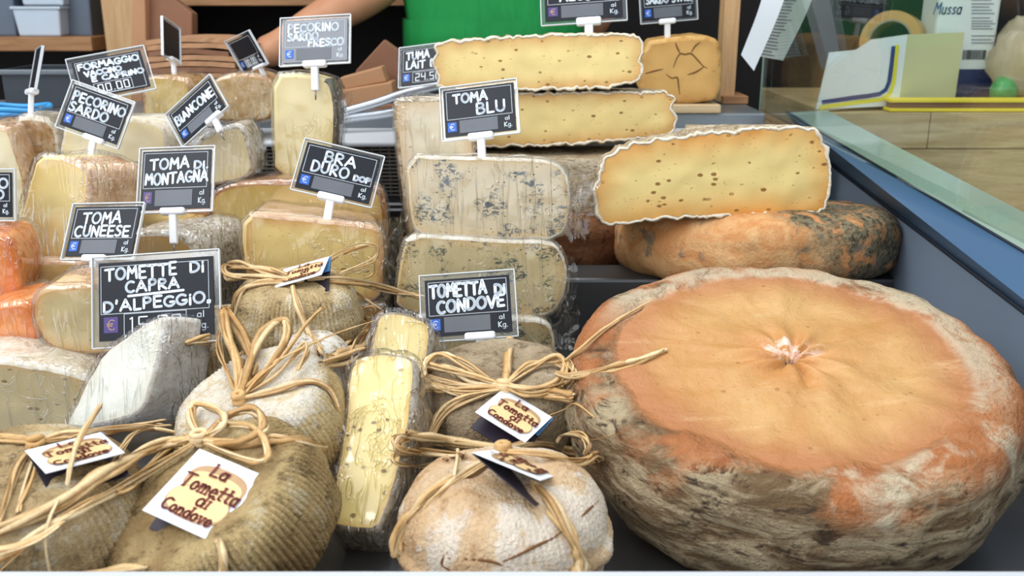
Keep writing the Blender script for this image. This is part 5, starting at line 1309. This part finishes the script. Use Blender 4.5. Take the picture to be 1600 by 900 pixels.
# yellow-edged board
yb = empty('cutting_board', onblock(1500, YB + .05)); tag(yb, 'brown board with bright yellow edges lying on the butcher block', 'board')
YEL = plain('bright_yellow', S(236, 208, 40), .45, var=.05); a = onblock(1388, YB + .01)
for nm, z0, z1, m_, g_ in (('yellow_layer', 0.001, .006, YEL, 0), ('core', .006, .015, KRAFT2, .004), ('yellow_layer', .015, .020, YEL, 0)):
    box_obj(nm, bbox(a.x + g_, a.x + .42, YB + .004 + g_, YB + .034, zt + z0, zt + z1), m_, yb, .0008)
# tape roll
tr = empty('tape_roll', onblock(1400, YB + .20)); tag(tr, 'roll of tan packing tape standing behind the white carton', 'tape')
TAPE = plain('tan_tape', S(190, 146, 84), .3, var=.08); tc = at_Y(1396, 66, YB + .20); ax = Vector((-.55, -.8, .1)).normalized(); e1 = ax.orthogonal().normalized(); e2 = ax.cross(e1)
def ringm(nm, ri, ro, half, mat):
    V, F = [], []; n__ = 40
    for i in range(n__):
        t = 2 * math.pi * i / n__; d = e1 * math.cos(t) + e2 * math.sin(t)
        V += [tc + d * ri - ax * half, tc + d * ro - ax * half, tc + d * ro + ax * half, tc + d * ri + ax * half]
    for i in range(n__):
        a, b = i * 4, (i + 1) % n__ * 4
        for j in range(4): F.append((a + j, a + (j + 1) % 4, b + (j + 1) % 4, b + j))
    mesh(nm, V, F, mat, tr, smooth=False)
ringm('tape', .036, .051, .026, TAPE); ringm('core', .033, .0362, .0265, plain('card_core', S(150, 140, 124), .7))
# bag of flour
fb = empty('flour_bag', onblock(1512, YB + .17)); tag(fb, 'white paper packet reading Mussa with barcode on the butcher block', 'packet')
FW = plain('packet_white', S(216, 220, 222), .55, var=.05, scale=10); NAVY = plain('packet_navy', S(36, 46, 92), .5)
YF = YB + .15; a = at_Y(1452, 128, YF); b = at_Y(1566, 0, YF); 
box_obj('packet', bbox(a.x, b.x, YF, YF + .07, zt + .001, zt + .30), FW, fb, .006)
zn = at_Y(1500, 108, YF).z
box_obj('navy_band', bbox(a.x - .0006, b.x + .0006, YF - .0006, YF + .0706, zt + .001, zn), NAVY, fb, .0)
def onf(u, v): return Vector((u, YF - .0009, v))
def px2(x, y): q = at_Y(x, y, YF - .0009); return (q.x, q.z)
q0 = px2(1458, 22); q1 = px2(1502, 10)
st = text_strokes('Mussa', q0[0], q1[0], q0[1], q1[1] - q0[1] + .006, 0, slant=.25)
v, f = ribbons(st, .0010, onf, 1, 1); mesh('lettering', v, f, plain('script_blue', S(40, 74, 140), .5), fb, smooth=False)
PRT = plain('small_print', S(86, 88, 98), .6)
L_ = []
for k, yy in enumerate([-6, 0, 6, 11, 16, 21, 28, 33, 37, 41, 45, 56, 62, 67]):
    L_.append(bbox(px2(1518, yy)[0], px2(1556 - (k * 7) % 11, yy)[0], YF - .0010, YF - .0006, px2(0, yy)[1] - .0006, px2(0, yy)[1] + .0006))
v, f = join(*L_); mesh('small_print', v, f, PRT, fb, smooth=False)
L_ = []; x = 1516.0; rr = random.Random(2)
while x < 1552:
    w_ = rr.choice((.7, 1.2, 1.8)); L_.append(bbox(px2(x, 0)[0], px2(x + w_, 0)[0], YF - .0010, YF - .0006, px2(0, 93)[1], px2(0, 78)[1])); x += w_ + rr.choice((.8, 1.3))
v, f = join(*L_); mesh('barcode', v, f, plain('barcode_ink', S(30, 30, 36), .6), fb, smooth=False)
# carrier bag at the right edge
pb = empty('plastic_bag', onblock(1600, YB + .14)); tag(pb, 'crumpled beige and green plastic bag at the right edge', 'bag')
def lump(nm, c, r, mat, sz=1.0):
    V, F = [], []
    for j in range(17):
        for i in range(28):
            t, p_ = 2 * math.pi * i / 28, math.pi * j / 16; d = Vector((math.sin(p_) * math.cos(t), math.sin(p_) * math.sin(t), math.cos(p_) * sz)); q = c + d * r
            V.append(q + d * (noise.noise(q * 40) * r * .25 + noise.noise(q * 110) * r * .1))
    for j in range(16):
        for i in range(28): F.append((j * 28 + i, j * 28 + (i + 1) % 28, (j + 1) * 28 + (i + 1) % 28, (j + 1) * 28 + i))
    mesh(nm, V, F, mat, pb)
lump('bag', Vector((at_Y(1612, 80, YB + .12).x, YB + .13, zt + .070)), .060, plain('beige_film', S(176, 160, 136), .35, var=.15), 1.15)
lump('green_knot', Vector((at_Y(1572, 105, YB + .10).x, YB + .10, zt + .026)), .021, plain('green_film', S(90, 160, 96), .35))
# papers stuck to the glass
def sheet(label, poly, Y, yaw, mat, bend=.006, lines=0):
    p0_, n_2 = vplane(poly[0][0], poly[0][1], Y, yaw); P = [on_plane(x, y, p0_, n_2) for x, y in poly]; a, b, c, d = P; V, F = [], []; N_ = 14
    for off in (0, -.0004):
        for j in range(N_ + 1):
            for i in range(5):
                u, v_ = i / 4, j / N_; q = (a * (1 - u) + b * u) * (1 - v_) + (d * (1 - u) + c * u) * v_; V.append(q + n_2 * (off + bend * math.sin(v_ * 4)))
    S_ = 5 * (N_ + 1)
    for j in range(N_):
        for i in range(4):
            k = j * 5 + i; F += [(k, k + 1, k + 6, k + 5), (S_ + k, S_ + k + 5, S_ + k + 6, S_ + k + 1)]
    o = mesh('paper_note', V, F, mat, None, origin=(a + b) / 2); tag(o, label, 'paper')
    if lines:
        VV, FF = [], []
        for j in range(1, lines):
            v_ = j / lines
            def Q(u, v2): return (a * (1 - u) + b * u) * (1 - v2) + (d * (1 - u) + c * u) * v2 + n_2 * (.0012 + bend * math.sin(v2 * 4))
            k = len(VV); e = .35 + .5 * abs(noise.noise(Vector((j * .9, 1, 0)))) ; VV += [Q(.08, v_), Q(e + .1, v_), Q(e + .1, v_ + .012), Q(.08, v_ + .012)]; FF.append((k, k + 1, k + 2, k + 3))
        mesh('printed_lines', VV, FF, PRT, o, origin=(a + b) / 2, smooth=False).location = (0, 0, 0)
    return o
sheet('white paper strip hanging at the back edge of the glass', [(1200, -40), (1238, -40), (1180, 111), (1160, 86)], 1.36, 20, PAPER, .004)
sheet('grey printed receipt hanging on the glass beside the white strip', [(1226, -40), (1282, -40), (1226, 95), (1183, 87)], 1.42, 30, plain('receipt_paper', S(196, 200, 196), .6, var=.04), .004, 26)
